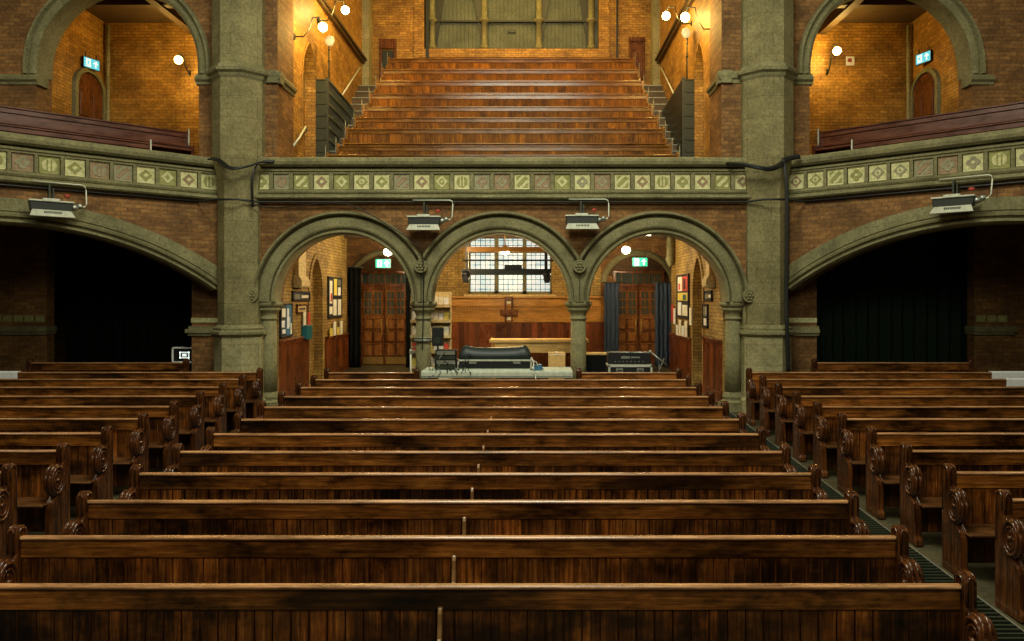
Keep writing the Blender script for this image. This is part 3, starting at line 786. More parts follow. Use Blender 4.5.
# ------------------------------------------------------------------ VESTIBULE under the gallery
VY = 22.0
struct('ceiling_vestibule', bx(-6.2,4.9,15.5,22.2,4.98,5.03), 'ceiling_wood')
for k, yy in enumerate((17.0,19.0,21.0)): struct('beam_vestibule_%d' % (k+1), bx(-5.45,4.1,yy-.12,yy+.12,4.78,4.98), 'ceiling_wood')
b = MB(); wall_openings(b, 15.45, 21.2, .5, 5.0, .55, [(18.15,.5,.55,3.2,'point',0)]); struct('wall_vestibule_left', b, 'buff_brick', loc=(-5.45,0,0), rz=PI/2)
b = MB(); wall_openings(b, -21.2, -15.45, .5, 5.0, .55, [(-17.75,.5,.55,3.2,'point',0)]); struct('wall_vestibule_right', b, 'buff_brick', loc=(4.1,0,0), rz=-PI/2)
struct('wall_doorway_lower_left', bx(17.4,18.9,.2,.25,.5,5), 'buff_brick', loc=(-5.45,0,0), rz=PI/2)
struct('wall_doorway_lower_right', bx(-18.5,-17,.2,.25,.5,5), 'buff_brick', loc=(4.1,0,0), rz=-PI/2)
for loc, rz, c in (((-5.45,0,0),PI/2,18.15),((4.1,0,0),-PI/2,-17.75)):
    b = MB()
    for (x0,x1) in ((c-.62,c-.49),(c+.49,c+.62)): b.box(x0,x1,-.03,.19,.8,3.2)
    for sg in (-1,1):
        pts = [(c+sg*(-.5+1.0*math.cos(PI/3*k/12)),3.2+1.0*math.sin(PI/3*k/12),c+sg*(-.5+1.12*math.cos(PI/3*k/12)),3.2+1.12*math.sin(PI/3*k/12)) for k in range(13)]
        for p, q in zip(pts, pts[1:]): b.prism([(p[0],p[1]),(q[0],q[1]),(q[2],q[3]),(p[2],p[3])], 'y', -.03, .3)
    tag(b.build('trim_doorway', 'buff_brick', loc=loc, rz=rz), None, None, None, 'structure')
# back wall with a window opening
wx0, wx1, wz0, wz1 = X(468,VY), X(552,VY), Z(294,VY), 4.98
b = MB(); b.box(-6.2,-3.3,0,.4,.5,5.0); b.box(2.1,4.9,0,.4,.5,5.0); struct('wall_vestibule_doors', b, 'red_brick', loc=(0,VY,0))
b = MB(); b.box(-3.3,wx0,0,.4,.5,5.0); b.box(wx1,2.1,0,.4,.5,5.0); b.box(wx0,wx1,0,.4,.5,wz0); struct('wall_vestibule_back', b, 'buff_brick', loc=(0,VY,0))
b = MB(); b.box(wx0,wx1,.3,.32,wz0,wz1); W1 = b.build('window_1', 'window_glass', loc=(0,VY,0)); tag(W1, 'bright leaded three-light window in the back wall', None, None, 'structure')
b = MB()
cells = [(X(470,VY),X(494.5,VY)),(X(498,VY),X(522.5,VY)),(X(526.5,VY),X(550,VY))]
for xx in (wx0+.0, (cells[0][1]+cells[1][0])/2, (cells[1][1]+cells[2][0])/2, wx1): b.box(xx-.06,xx+.06,.1,.3,wz0,wz1)
b.box(wx0,wx1,.1,.3,wz0-.04,wz0+.08)
for zz in (Z(271,VY), Z(251,VY)): b.box(wx0,wx1,.16,.3,zz-.05,zz+.05)
fr = b.build('window_frame', 'moulded_stone', W1)
b = MB()
for x0, x1 in cells:
    for k in range(1,5): xx = x0+(x1-x0)*k/5; b.box(xx-.009,xx+.009,.285,.298,wz0,wz1)
nz = int((wz1-wz0)/.15)
for k in range(1,nz+1): b.box(wx0,wx1,.285,.298,wz0+.15*k-.009,wz0+.15*k+.009)
b.build('window_lead', 'iron', W1)
b = MB(); b.box(wx0-.12,wx1+.12,-.08,.12,wz0-.14,wz0-.02); b.build('window_sill', 'cream_plaster', W1, bevel=.01)

# double doors
def double_door(cx, label, dark):
    t = thing('double_door', label, 'door', (cx,VY,FZ(VY)), 0, None)
    H = 2.38; hw = .68
    for s in (-1,1):
        b = MB(); x0, x1 = (.01, hw) if s > 0 else (-hw, -.01)
        b.box(x0,x1,-.10,-.04,0,H)
        leaf = b.build('leaf', 'door_wood', t, bevel=.006)
        b = MB()
        mid = (x0+x1)/2
        for c in (-1,1):
            for (za,zb) in ((.28,.62),(.72,1.0),(1.1,1.38)):
                b.box(mid+c*.15-.11, mid+c*.15+.11, -.125,-.095, za, zb)
        for (za,zb) in ((.28,.62),(.72,1.0),(1.1,1.38)): b.box(x0+.05,x1-.05,-.135,-.095,zb+.01,zb+.035)
        b.build('panel', 'door_trim', leaf, bevel=.010)
        b = MB()
        for c in (-1,1): b.box(mid+c*.15-.10, mid+c*.15+.10, -.106,-.10, 1.52, 2.24)
        b.build('glazing', 'transom_glass', leaf)
        b = MB()
        for zz in (1.52,1.75,1.99,2.24): b.box(mid-.27,mid+.27,-.125,-.10,zz-.018,zz+.018)
        for xx in (-.27,-.15,-.03,.03,.15,.27): b.box(mid+xx-.014,mid+xx+.014,-.125,-.10,1.5,2.26)
        b.box(x0+.02,x1-.02,-.13,-.10,1.42,1.49)
        b.build('glazing_bar', 'door_trim', leaf)
        b = MB(); b.box(x0+.03,x1-.03,-.112,-.10,.03,.24); b.build('kick_plate', 'brass' if dark else 'door_wood', leaf)
        b = MB(); xx = s*.09; b.tube([(xx,-.11,.98),(xx,-.17,1.0),(xx,-.17,1.32),(xx,-.11,1.34)], .018, 8); b.box(xx-.03,xx+.03,-.115,-.10,.92,1.40); b.build('handle', 'brass', leaf)
    b = MB(); b.box(-hw-.1,-hw,-.14,0,0,H+.42); b.box(hw,hw+.1,-.14,0,0,H+.42); b.box(-hw-.1,hw+.1,-.14,0,H,H+.09); b.box(-hw-.1,hw+.1,-.14,0,H+.40,H+.48)
    for k in range(1,8): xx = -hw+2*hw*k/8; b.box(xx-.014,xx+.014,-.08,-.05,H+.09,H+.40)
    b.build('frame', 'door_wood', t, bevel=.006)
    b = MB(); b.box(-hw,hw,-.06,-.03,H+.09,H+.40); b.build('transom_pane', 'transom_glass', t)
    b = MB(); b.sweep_arc(0, H-.05, [(1.0,0),(1.0,-.08),(1.06,-.11),(1.12,-.11),(1.18,-.06),(1.18,0)], .15, PI-.15, 28)
    b.build('arch_surround', 'moulded_stone', t)
    pts = [(1.0*math.cos(a*PI/16), H-.05+1.0*math.sin(a*PI/16)) for a in range(2,15)]
    b = MB(); b.prism(pts, 'y', -.025, 0); b.build('tympanum', 'dark_brick', t)
double_door(X(385,VY), 'dark panelled double doors with brass kick plates between black curtains', True)
double_door(X(638,VY), 'brown panelled double doors with brass handles between blue-grey curtains', False)
curtain('curtain', 'blue-grey curtain drawn aside on the window side of the brown doors', X(604,21.6), X(619,21.6), 21.6, FZ(21.6), Z(283,21.6), 'blue_curtain', .13, .045, 'blue-grey door curtains', seed=3)
curtain('curtain', 'blue-grey curtain drawn aside next to the red leaflets', X(655,21.6), X(673,21.6), 21.6, FZ(21.6), Z(283,21.6), 'blue_curtain', .13, .045, 'blue-grey door curtains', seed=4)
curtain('curtain', 'black curtain drawn aside between the framed poster and the dark doors', X(348,21.4), X(361,21.4), 21.4, FZ(21.4), Z(268,21.4), 'black_cloth', .14, .04, 'black door curtains', seed=5)
curtain('curtain', 'black curtain drawn aside between the dark doors and the leaflet rack', X(406,21.4), X(413,21.4), 21.4, FZ(21.4), Z(275,21.4), 'black_cloth', .12, .03, 'black door curtains', seed=6)

# exit signs
def exit_sign(x, y, z, label, rz=0, blue=False, w=.42, h=.24):
    t = thing('exit_sign', label, 'exit sign', (x,y,z), rz, None)
    b = MB(); b.box(-w/2-.015,w/2+.015,0,.06,-h/2-.015,h/2+.015); b.build('housing', 'black_plastic', t)
    b = MB(); b.box(-w/2,w/2,-.006,0,-h/2,h/2); b.build('face', 'sign_blue' if blue else 'sign_green', t)
    b = MB(); y0, y1 = -.011, -.006; q = w/.42
    # doorway with running figure
    b.box(-.16*q,-.03*q,y0,y1,-h*.40,h*.40)
    # arrow pointing up
    b.box(.09*q,.125*q,y0,y1,-h*.33,h*.1); b.prism([(.035*q,h*.05),(.18*q,h*.05),(.1075*q,h*.38)], 'y', y0, y1)
    b.build('pictogram', 'sign_white', t)
    b = MB(); y0, y1 = -.015, -.011; c = -.095*q
    def lim(p, r2=.012):
        for a, d in zip(p, p[1:]):
            v = Vector((d[0]-a[0],d[1]-a[1])); nrm = Vector((-v.y,v.x)).normalized()*r2*q
            b.prism([(c+a[0]*q+nrm.x,a[1]*q+nrm.y),(c+a[0]*q-nrm.x,a[1]*q-nrm.y),(c+d[0]*q-nrm.x,d[1]*q-nrm.y),(c+d[0]*q+nrm.x,d[1]*q+nrm.y)], 'y', y0, y1)
    b.prism([(c+.01*q+.016*q*math.cos(k*PI/5), .066*q+.016*q*math.sin(k*PI/5)) for k in range(10)], 'y', y0, y1)
    lim([(.005,.045),(-.005,-.005)],.016); lim([(.0,.04),(.035,.02),(.045,.035)],.007); lim([(.0,.04),(-.03,.02),(-.04,-.005)],.007); lim([(-.003,-.005),(.025,-.035),(.015,-.075)],.009); lim([(-.005,-.005),(-.02,-.04),(-.05,-.06)],.009)
    b.build('figure', 'sign_blue' if blue else 'sign_green', t)
    b = MB(); b.box(-w*.35-.01,-w*.35+.01,.02,.04,h/2,h/2+.14); b.box(w*.35-.01,w*.35+.01,.02,.04,h/2,h/2+.14); b.build('bracket', 'black_plastic', t)
exit_sign(X(383,20.5), 20.5, Z(263.5,20.5), 'green emergency exit sign hanging above the dark-curtained doors')
exit_sign(X(640,20.5), 20.5, Z(262,20.5), 'green emergency exit sign hanging above the blue-curtained doors')
exit_sign(-11.1, Z(0,1)*0+18.15, 8.95, 'bluish exit sign above the dark arched door in the upper room', PI/2-.35, True)
exit_sign(9.86, 18.15, 9.1, 'bluish exit sign above the reddish arched door in the upper room', -PI/2+.35, True)

# wainscots
def wains(name, label, x0, x1, z0, z1, loc, rz, mat='wainscot_wood'):
    t = thing(name, label, 'wainscot', loc, rz)
    b = MB(); n = max(2,int((x1-x0)/.16)); w = (x1-x0)/n
    b.box(x0,x1,-.03,0,z0,z1)
    for k in range(n): b.box(x0+k*w+.004,x0+(k+1)*w-.004,-.045,-.03,z0+.15,z1-.1)
    b.build('boarding', mat, t)
    b = MB(); b.box(x0,x1,-.09,0,z1-.05,z1); b.box(x0,x1,-.06,0,z1-.12,z1-.05); b.build('cap_rail', mat, t, bevel=.008)
    b = MB(); b.box(x0,x1,-.06,0,z0-.1,z0+.15); b.build('skirting', mat, t)
wains('wainscot', 'red-brown board wainscot below the blue poster', 15.5, 17.45, .85, 2.14, (-5.45,0,0), PI/2)
wains('wainscot', 'red-brown board wainscot below the framed poster and leaflets, near the black curtain', 18.95, 21.2, .95, 2.02, (-5.45,0,0), PI/2)
wains('wainscot', 'red-brown board wainscot below the small notice frame', -17.1, -15.5, .85, 2.14, (4.1,0,0), -PI/2)
wains('wainscot', 'red-brown board wainscot below the tall framed poster, near the blue-grey curtain', -21.2, -18.4, .95, 2.02, (4.1,0,0), -PI/2)
# rear panelling with dentil cornice and central pilaster
xa, xb = X(428,VY), X(606,VY)
t = thing('timber_panelling', 'orange timber panelling with a dentil cornice below the leaded window', 'panelling', (0,VY,0))
b = MB(); n = int((xb-xa)/.13); w = (xb-xa)/n; b.box(xa,xb,-.05,0,.95,2.45)
for k in range(n): b.box(xa+k*w+.004,xa+(k+1)*w-.004,-.065,-.05,1.0,2.3)
b.build('boarding', 'wainscot_wood', t)
b = MB(); b.box(xa,xb,-.10,0,2.30,2.42); b.box(xa,xb,-.06,0,2.42,2.62); b.box(xa,xb,-.12,0,2.78,2.86); b.box(xa,xb,-.06,0,2.6,3.05); b.box(xa,xb,-.16,0,3.03,3.09); b.build('cornice', 'orange_wood', t, bevel=.006)
b = MB(); k = xa+.03
while k < xb-.05: b.box(k,k+.045,-.10,-.05,2.66,2.76); k += .09
b.build('dentils', 'orange_wood', t)
xc = X(509,VY)
b = MB(); b.box(xc-.13,xc-.07,-.2,0,.95,3.0); b.box(xc+.07,xc+.13,-.2,0,.95,3.0); b.box(xc-.26,xc+.26,-.22,-.05,2.52,2.68); b.box(xc-.13,xc+.13,-.2,0,2.95,3.08); b.box(xc-.22,xc+.22,-.15,-.05,.95,1.25); b.build('pilaster', 'door_wood', t, bevel=.008)
b = MB(); b.box(xc-.06,xc+.06,-.16,-.1,2.36,2.46); b.box(xc-.06,xc+.06,-.16,-.1,2.86,2.94); b.build('notice', 'cream_paper', t)

# wall boxes (column loudspeaker casings) and pictures
for s, (loc, rz, y0, y1) in enumerate((((-5.45,0,0),PI/2,16.4,17.0), ((4.1,0,0),-PI/2,-16.5,-16.1))):
    t = thing('boxed_casing', 'cream boxed casing high on the vestibule wall '+('above the small framed sign' if s == 0 else 'above the small notice frame'), 'casing', loc, rz, 'cream boxed casings')
    b = MB(); b.box(y0+.04,y1-.04,-.13,0,3.5,4.98); b.build('upper_box', 'cream_plaster', t, bevel=.01)
    b = MB(); b.prism([(0,3.28),(-.17,3.28),(-.21,3.32),(-.21,3.46),(-.14,3.56),(0,3.56)], 'x', y0, y1); b.build('lower_box', 'cream_plaster', t, bevel=.01)
def picture(label, loc, rz, x0, x1, z0, z1, frame, bits, cat='poster', name='framed_poster', back='dark_print'):
    t = thing(name, label, cat, loc, rz)
    b = MB(); q = .03
    for a in ((x0,x1,z1-q,z1),(x0,x1,z0,z0+q),(x0,x0+q,z0,z1),(x1-q,x1,z0,z1)): b.box(a[0],a[1],-.05,0,a[2],a[3])
    b.build('frame', frame, t)
    b = MB(); b.box(x0+q,x1-q,-.03,0,z0+q,z1-q); b.build('backing', back, t)
    by = {}
    W, H = x1-x0, z1-z0
    for (u0,u1,v0,v1,m) in bits:
        by.setdefault(m, MB()).box(x0+W*u0,x0+W*u1,-.034-.002*len(by),-.03,z0+H*v0,z0+H*v1)
    for m, bb in by.items(): bb.build('print', m, t)
# left wall
LWl, LWr = (-5.45,0,0), PI/2
picture('blue and white poster on the wall behind the aisle column', LWl, LWr, 15.5, 16.25, 2.18, 2.93, 'black_plastic',
    [(.02,.45,.1,.9,'dark_print'),(.5,.98,.05,.95,'blue_print'),(.1,.35,.3,.5,'white_paper'),(.12,.4,.6,.85,'cream_paper'),(.55,.7,.25,.85,'white_paper'),(.85,.97,.08,.4,'cream_paper'),(.15,.4,.12,.24,'white_paper'),(.74,.8,.3,.6,'white_paper')])
picture('small dark noticeboard below the cream casing', LWl, LWr, 16.3, 17.55, 2.98, 3.2, 'black_plastic', [(.1,.4,.2,.7,'grey_metal'),(.5,.9,.3,.6,'cream_paper')], 'noticeboard', 'noticeboard')
picture('small framed wooden sign above the teal leaflet box', LWl, LWr, 16.6, 17.35, 2.68, 2.90, 'door_wood', [(.1,.9,.2,.8,'cream_plaster'),(.2,.8,.4,.6,'dark_print')], 'sign', 'wall_sign')
t = thing('leaflet_box', 'teal plastic leaflet box on the vestibule wall', 'leaflet box', LWl, LWr)
b = MB(); b.box(17.0,17.42,-.14,0,2.06,2.40); b.build('box', 'teal_plastic', t, bevel=.015)
b = MB(); b.box(17.0,17.18,-.06,-.04,2.36,2.72); b.build('leaflet', 'cream_paper', t)
b = MB(); b.box(17.25,17.42,-.09,-.07,2.36,2.70); b.build('leaflet', 'red_print', t)
picture('tall dark framed poster between the pointed doorway and black curtain', LWl, LWr, 19.15, 20.5, 2.50, 3.62, 'dark_print',
    [(.08,.3,.1,.28,'cream_paper'),(.1,.28,.35,.9,'cream_paper'),(.35,.6,.06,.45,'cream_paper'),(.4,.62,.55,.95,'yellow_print'),(.7,.95,.06,.45,'cream_paper'),(.7,.9,.55,.75,'white_paper'),(.15,.25,.4,.6,'red_print'),(.66,.92,.8,.94,'grey_metal')])
for k in range(4):
    b = MB(); yy = 19.15+.34*k; b.box(yy,yy+.24,-.085,-.065,2.02,2.24+.16*(k%2)); tag(b.build('leaflet', 'cream_paper' if k%2 else 'yellow_print', loc=LWl, rz=LWr), 'paper leaflet propped on the wainscot below the tall dark poster', 'leaflet', 'leaflets propped below the dark framed poster')
# right wall : local x = -Y
RWl, RWr = (4.1,0,0), -PI/2
picture('colourful framed poster board beside the blue-grey curtain', RWl, RWr, -20.2, -18.7, 2.50, 3.68, 'dark_print',
    [(.08,.45,.62,.95,'cream_paper'),(.5,.92,.62,.95,'red_print'),(.08,.92,.4,.58,'yellow_print'),(.1,.4,.06,.36,'white_paper'),(.5,.9,.06,.3,'cream_paper'),(.15,.3,.65,.8,'red_print'),(.6,.75,.66,.9,'dark_print'),(.55,.8,.42,.54,'teal_plastic')])
picture('small dark notice frame beside the pointed doorway', RWl, RWr, -17.15, -16.7, 2.35, 2.9, 'black_plastic', [(.2,.8,.1,.4,'white_paper'),(.15,.6,.5,.9,'grey_metal'),(.7,.9,.5,.9,'cream_paper')], 'noticeboard', 'noticeboard')
picture('dark noticeboard below the cream casing, beside the aisle column', RWl, RWr, -17.0, -16.3, 2.98, 3.22, 'black_plastic', [(.1,.5,.2,.7,'grey_metal'),(.6,.9,.3,.6,'cream_paper')], 'noticeboard', 'noticeboard')
for k, (y0, z0, z1, m_) in enumerate(((20.9,2.35,2.85,'red_print'),(20.6,2.3,2.75,'white_paper'),(18.2+.3,2.35,2.8,'cream_paper'))):
    b = MB(); b.box(-y0,-y0+.25,-.06,-.04,z0,z1)
    tag(b.build('leaflet', m_, loc=RWl, rz=RWr), ['red leaflet on the wall next to the blue-grey curtain','white leaflet between the red leaflet and the colourful poster board','cream notice at the edge of the colourful poster board'][k], 'leaflet')
for k in range(4):
    b = MB(); yy = -20.1+.38*k; b.box(yy,yy+.26,-.085,-.065,2.02,2.30+.15*(k%2)); tag(b.build('leaflet', 'cream_paper' if k%2 else 'white_paper', loc=RWl, rz=RWr), 'pale leaflet propped on the wainscot below the colourful poster board', 'leaflet', 'leaflets propped below the colourful poster board')
# corbel bracket near the back of the right wall
b = MB(); b.lathe([(.10,4.98),(.10,4.25),(.14,4.15),(.08,4.0),(.03,3.92)], c=(3.95,20.6,0), n=10); tag(b.build('corbel','moulded_stone'), 'stone wall corbel under the gallery above the blue-grey curtain', 'corbel')

# globe lamps of the vestibule
def globe(x, y, z, label, r=.125):
    t = thing('globe_lamp', label, 'lamp', (x,y,z), 0, 'globe lamps under the gallery')
    b = MB(); b.ball((0,0,0), r, n=20, sz=.85); b.build('globe', 'bulb_white', t)
    b = MB(); b.tube([(0,0,r*.8),(0,0,4.98-z)], .015, 6); b.lathe([(.06,r*.8-.02),(.05,r*.8+.06)], n=12); b.build('stem', 'brass', t)
globe(X(388,20), 20, Z(252,20), 'glowing globe lamp above the exit sign of the dark-curtained doors')
globe(X(626,20), 20, Z(250,20), 'glowing globe lamp near the exit sign of the blue-curtained doors')
globe(X(505,18.2), 18.2, Z(251,18.2), 'glowing globe lamp seen against the leaded window', .11)
b = MB(); b.box(-.16,.16,-.1,.1,0,.05); tag(b.build('ceiling_light', 'bulb_white', loc=(X(645,19),19,4.70)), 'small flat ceiling light under the gallery', 'lamp')

# hanging lighting frame
t = thing('lighting_frame', 'dark hanging bar frame in front of the leaded window', 'lighting bar', (0,17,0))
xa, xb = X(467,17), X(546,17)
for xx in (xa, xb):
    b = MB(); b.box(xx-.035,xx+.035,-.05,.05,3.6,4.98); b.build('upright', 'black_paint', t)
b = MB(); b.box(xa,xb,-.06,.06,Z(252,17),Z(247,17)); b.build('timber_bar', 'orange_wood', t)
b = MB(); b.tube([(xa-.1,-.08,Z(260.5,17)),(xb+.3,-.08,Z(260.5,17))], .02, 8); b.build('thin_bar', 'iron', t)
b = MB(); b.box(xa-.12,xb+.12,-.08,.08,Z(275,17),Z(269,17)); b.build('lower_bar', 'black_paint', t)
for xx in (xa-.02, xb+.02):
    b = MB(); b.ball((xx,-.1,Z(275,17)), .10, n=8, sz=1.1); b.box(xx-.06,xx+.06,-.14,.0,Z(283,17),Z(272,17)); b.lathe([(.07,0),(.09,.12)], c=(xx,-.2,Z(279,17)), n=10, axis='y'); b.build('spotlight', 'black_plastic', t)
b = MB(); b.box(X(508,17)-.08,X(522,17),-.12,-.06,Z(269,17),Z(265,17)); b.build('junction_box', 'black_plastic', t)

# leaflet rack behind the cabled column
t = thing('leaflet_rack', 'pale leaflet rack full of papers behind the cabled column', 'leaflet rack', (X(431,16.4),16.4,FZ(16.4)))
w2 = (X(451,16.4)-X(411,16.4))/2; zt = Z(292,16.4)-FZ(16.4)
b = MB(); b.box(-w2,-w2+.03,-.02,.16,0,zt); b.box(w2-.03,w2,-.02,.16,0,zt); b.box(-w2,w2,.12,.16,0,zt); b.build('frame', 'cream_plaster', t)
r = random.Random(3)
for k in range(6):
    z0 = .35+k*(zt-.35)/6
    b = MB(); b.box(-w2,w2,-.10,.12,z0,z0+.025); b.box(-w2,w2,-.115,-.10,z0,z0+.07); b.build('shelf', 'cream_plaster', t)
    for j in range(7):
        b = MB(); xx = -w2+.04+j*(2*w2-.08)/7; b.box(xx,xx+.105,-.07+.008*j,-.06+.008*j,z0+.025,z0+.2+.08*r.random())
        tag(b.build('leaflet', r.choice(['cream_paper','white_paper','yellow_print','dark_print','cream_paper','cream_paper','red_print','cream_paper']), loc=(X(431,16.4),16.4,FZ(16.4))), 'paper leaflet standing in the pale rack behind the cabled column', 'leaflet', 'leaflets in the rack')

# wooden counter and box behind the arcade
t = thing('wooden_counter', 'long pale wooden counter top behind the arcade under the panelling', 'counter', (0,17.4,0))
ya = 17.4
b = MB(); b.box(X(490,ya),X(588,ya),-.3,.35,Z(342,ya),Z(339,ya)); b.build('top', 'pale_wood', t, bevel=.01)
b = MB(); b.box(X(492,ya),X(586,ya),-.25,-.22,Z(352,ya),Z(342,ya)); b.build('apron', 'pale_wood', t)
for xx in (X(494,ya), X(583,ya)):
    for yy in (-.24,.28): b = MB(); b.box(xx-.04,xx+.04,yy-.04,yy+.04,FZ(ya)-.02,Z(342,ya)); b.build('leg', 'orange_wood', t)
b = MB(); b.box(X(500,18),X(586,18),0,.05,FZ(18.4),Z(338,18.4)); tag(b.build('wooden_screen', 'door_wood', loc=(0,18.4,0)), 'dark wooden panel behind the pale counter', 'panel')
t = thing('cardboard_box', 'pale cardboard box at the end of the mixing platform', 'box', (X(557,14.6),14.75,0))
b = MB(); b.box(-.17,.17,-.12,.2,FZ(14.7),Z(353,14.6)); b.build('box', 'cardboard', t, bevel=.004)
b = MB(); b.box(-.17,.17,-.125,-.12,Z(355,14.6),Z(354.5,14.6)); b.box(-.02,.02,-.123,.205,Z(353,14.6)-.002,Z(353,14.6)+.002); b.build('tape', 'cream_paper', t)

# ---- mixing platform and equipment
DY = 13.85
t = thing('mixing_platform', 'long pale grey platform desk between the two short pews', 'desk', (0,DY,0))
b = MB(); b.box(X(421,13.6),X(573,13.6),-.25,.55,Z(378,13.6),Z(371,13.6)); b.build('deck', 'desk_grey', t, bevel=.01)
b = MB(); b.box(X(421,13.6)+.01,X(573,13.6)-.01,-.262,-.25,Z(376,13.6),Z(372.6,13.6)); b.build('edge_strip', 'pale_metal', t)
for xx in (X(426,13.6), X(568,13.6)):
    for yy in (-.2,.5): b = MB(); b.box(xx-.03,xx+.03,yy-.03,yy+.03,FZ(DY)-.02,Z(378,13.6)); b.build('leg', 'grey_metal', t)
zt = Z(371,13.6)
t = thing('mixing_desk', 'flight-cased mixing desk under a padded black cover', 'mixing desk', (X(495,DY),DY,zt))
w2 = .70
b = MB(); b.box(-w2,w2,-.12,.4,0,.20); b.build('case', 'black_plastic', t, bevel=.008)
b = MB(); 
for z0 in (.0,.175): b.box(-w2-.006,w2+.006,-.128,.405,z0,z0+.03)
b.box(-w2-.006,-w2+.02,-.128,-.12,0,.2); b.box(w2-.02,w2+.006,-.128,-.12,0,.2); b.build('edge_trim', 'pale_metal', t)
for xx in (-.42,.42): b = MB(); b.box(xx-.07,xx+.07,-.135,-.12,.125,.165); b.build('latch', 'aluminium', t)
b = MB()
N = 24; vs=[]; fs=[]
prof = [(-.10,.20),(-.13,.25),(-.10,.36),(-.04,.43),(.05,.46),(.22,.44),(.34,.36),(.38,.2)]
for i in range(N+1):
    u = i/N; xx = -w2+.02+(2*w2-.04)*u; e = min(1, min(u,1-u)*10+.55); sag = -.035*math.sin(PI*u)+.02*(1 if .08<u<.16 or .84<u<.92 else 0)
    for (y_, z_) in prof: vs.append((xx, y_*1.0, .2+(z_-.2)*e+(sag if z_>.3 else 0)))
K = len(prof)
for i in range(N):
    for j in range(K-1): fs.append((i*K+j,(i+1)*K+j,(i+1)*K+j+1,i*K+j+1))
fs.append(tuple(range(K))); fs.append(tuple(N*K+j for j in range(K-1,-1,-1)))
b.add(vs, fs, 0, True); b.build('padded_cover', 'vinyl_cover', t)
# speaker and cables left of the desk
t = thing('monitor_speaker', 'small black speaker on a stand beside the cabled column', 'speaker', (X(437,14.5),14.65,0))
b = MB(); b.box(-.11,.11,-.1,.1,Z(347,14.3),Z(328,14.3)); b.build('cabinet', 'black_plastic', t, bevel=.015)
b = MB(); b.lathe([(.07,0),(.05,.02),(.02,.03)], c=(0,-.115,Z(341,14.3)), n=14, axis='y'); b.build('cone', 'iron', t)
b = MB(); b.tube([(0,0,FZ(14.65)),(0,0,Z(347,14.3))], .02, 8); b.tube([(-.2,0,FZ(14.65)+.02),(.2,0,FZ(14.65)+.02)], .015, 6); b.tube([(0,-.2,FZ(14.65)+.02),(0,.2,FZ(14.65)+.02)], .015, 6); b.build('stand', 'grey_metal', t)
t = thing('equipment_rack', 'small rack of cables and switches on the mixing platform end', 'equipment rack', (X(446,13.9),13.95,zt))
b = MB(); b.box(-.2,.2,-.12,.15,0,.38); b.build('rack', 'black_plastic', t, bevel=.01)
for k in range(4): 
    b = MB(); b.box(-.18,.18,-.135,-.12,.02+.09*k,.09+.09*k); b.build('panel', 'grey_metal' if k%2 else 'iron', t)
r = random.Random(11)
def wig(p, q, n, amp, rr):
    P = []
    for i in range(n+1):
        u = i/n; P.append(tuple(p[j]*(1-u)+q[j]*u + (rr.random()-.5)*amp*(1 if 0<i<n else 0) for j in range(3)))
    return P
for k in range(12):
    b = MB(); xk = X(430+3.5*k,13.6)
    b.tube(wig((xk,13.72,zt+.32*r.random()+.05), (xk+.2*(r.random()-.5),13.57,zt-.10*r.random()), 7, .09, r), .009, 5)
    tag(b.build('audio_cable', 'cable_black' if k%3 else 'grey_metal'), 'thin audio cable trailing over the edge of the mixing platform', 'cable', 'loose cables on the mixing platform')
t = thing('cable_coil', 'coil of blue and pale cable at the end of the mixing desk', 'cable coil', (X(538,13.7),13.75,zt))
b = MB()
for k in range(5): b.tube([(.10*math.cos(a*PI/8)*(1-.08*k),.10*math.sin(a*PI/8), .02+.018*k+.01*math.sin(a)) for a in range(16)], .011, 5, closed=True)
b.build('coil', 'blue_print', t)
b = MB(); b.tube(wig((-.12,0,.25),(-.05,-.3,-.2),8,.05,r), .01, 5); b.tube(wig((-.16,0,.22),(.1,0,.05),8,.06,r), .012, 5); b.build('loose_end', 'cream_paper', t)
t = thing('folded_stand', 'pale metal folded stand beside the leaflet rack', 'stand', (X(415,15.6),15.6,FZ(15.6)))
hh = Z(349,15.6)-FZ(15.6)
b = MB(); b.tube([(-.09,0,0),(-.09,0,hh)], .022, 8); b.tube([(.07,0,0),(.07,0,hh-.05)], .022, 8); b.build('upright', 'pale_metal', t)
b = MB(); b.box(-.12,.12,-.03,.03,hh-.1,hh-.04); b.tube([(-.09,0,hh),(.12,-.05,hh+.08)], .02, 6); b.build('clamp', 'grey_metal', t)

# right-hand equipment
t = thing('black_table', 'small table with a black cloth front and pale top', 'table', (X(597,15.8),15.85,FZ(15.8)))
hh = Z(353,15.8)-FZ(15.8)
b = MB(); b.box(-.30,.30,-.2,.25,hh-.03,hh); b.build('top', 'pale_wood', t)
b = MB(); b.box(-.28,.28,-.18,-.16,.02,hh-.03); b.build('cloth_front', 'black_cloth', t)
for sx in (-.27,.27):
    b = MB(); b.box(sx-.015,sx+.015,-.2,.22,0,hh-.03); b.build('leg', 'grey_metal', t)
t = thing('flight_case', 'black flight case with pale metal trim and recessed handles', 'flight case', (X(630,14.6),14.75,0))
w2 = (X(652,14.6)-X(609,14.6))/2; z1 = Z(365,14.6); z0 = FZ(14.75)
b = MB(); b.box(-w2,w2,-.2,.3,z0+.08,z1); b.build('case', 'black_plastic', t, bevel=.008)
b = MB(); b.box(-w2-.008,w2+.008,-.212,.308,z1-.035,z1+.01); b.box(-w2-.008,-w2+.03,-.212,-.19,z0+.08,z1); b.box(w2-.03,w2+.008,-.212,-.19,z0+.08,z1); b.build('edge_trim', 'pale_metal', t)
for sx in (-.22,.2):
    b = MB(); b.box(sx-.07,sx+.07,-.215,-.2,z1-.13,z1-.06); b.build('handle_plate', 'aluminium', t)
    for q in (0,): b = MB(); b.tube([(sx-.04,-.225,z1-.1),(sx+.04,-.225,z1-.1)], .01, 6); b.build('handle', 'black_plastic', t)
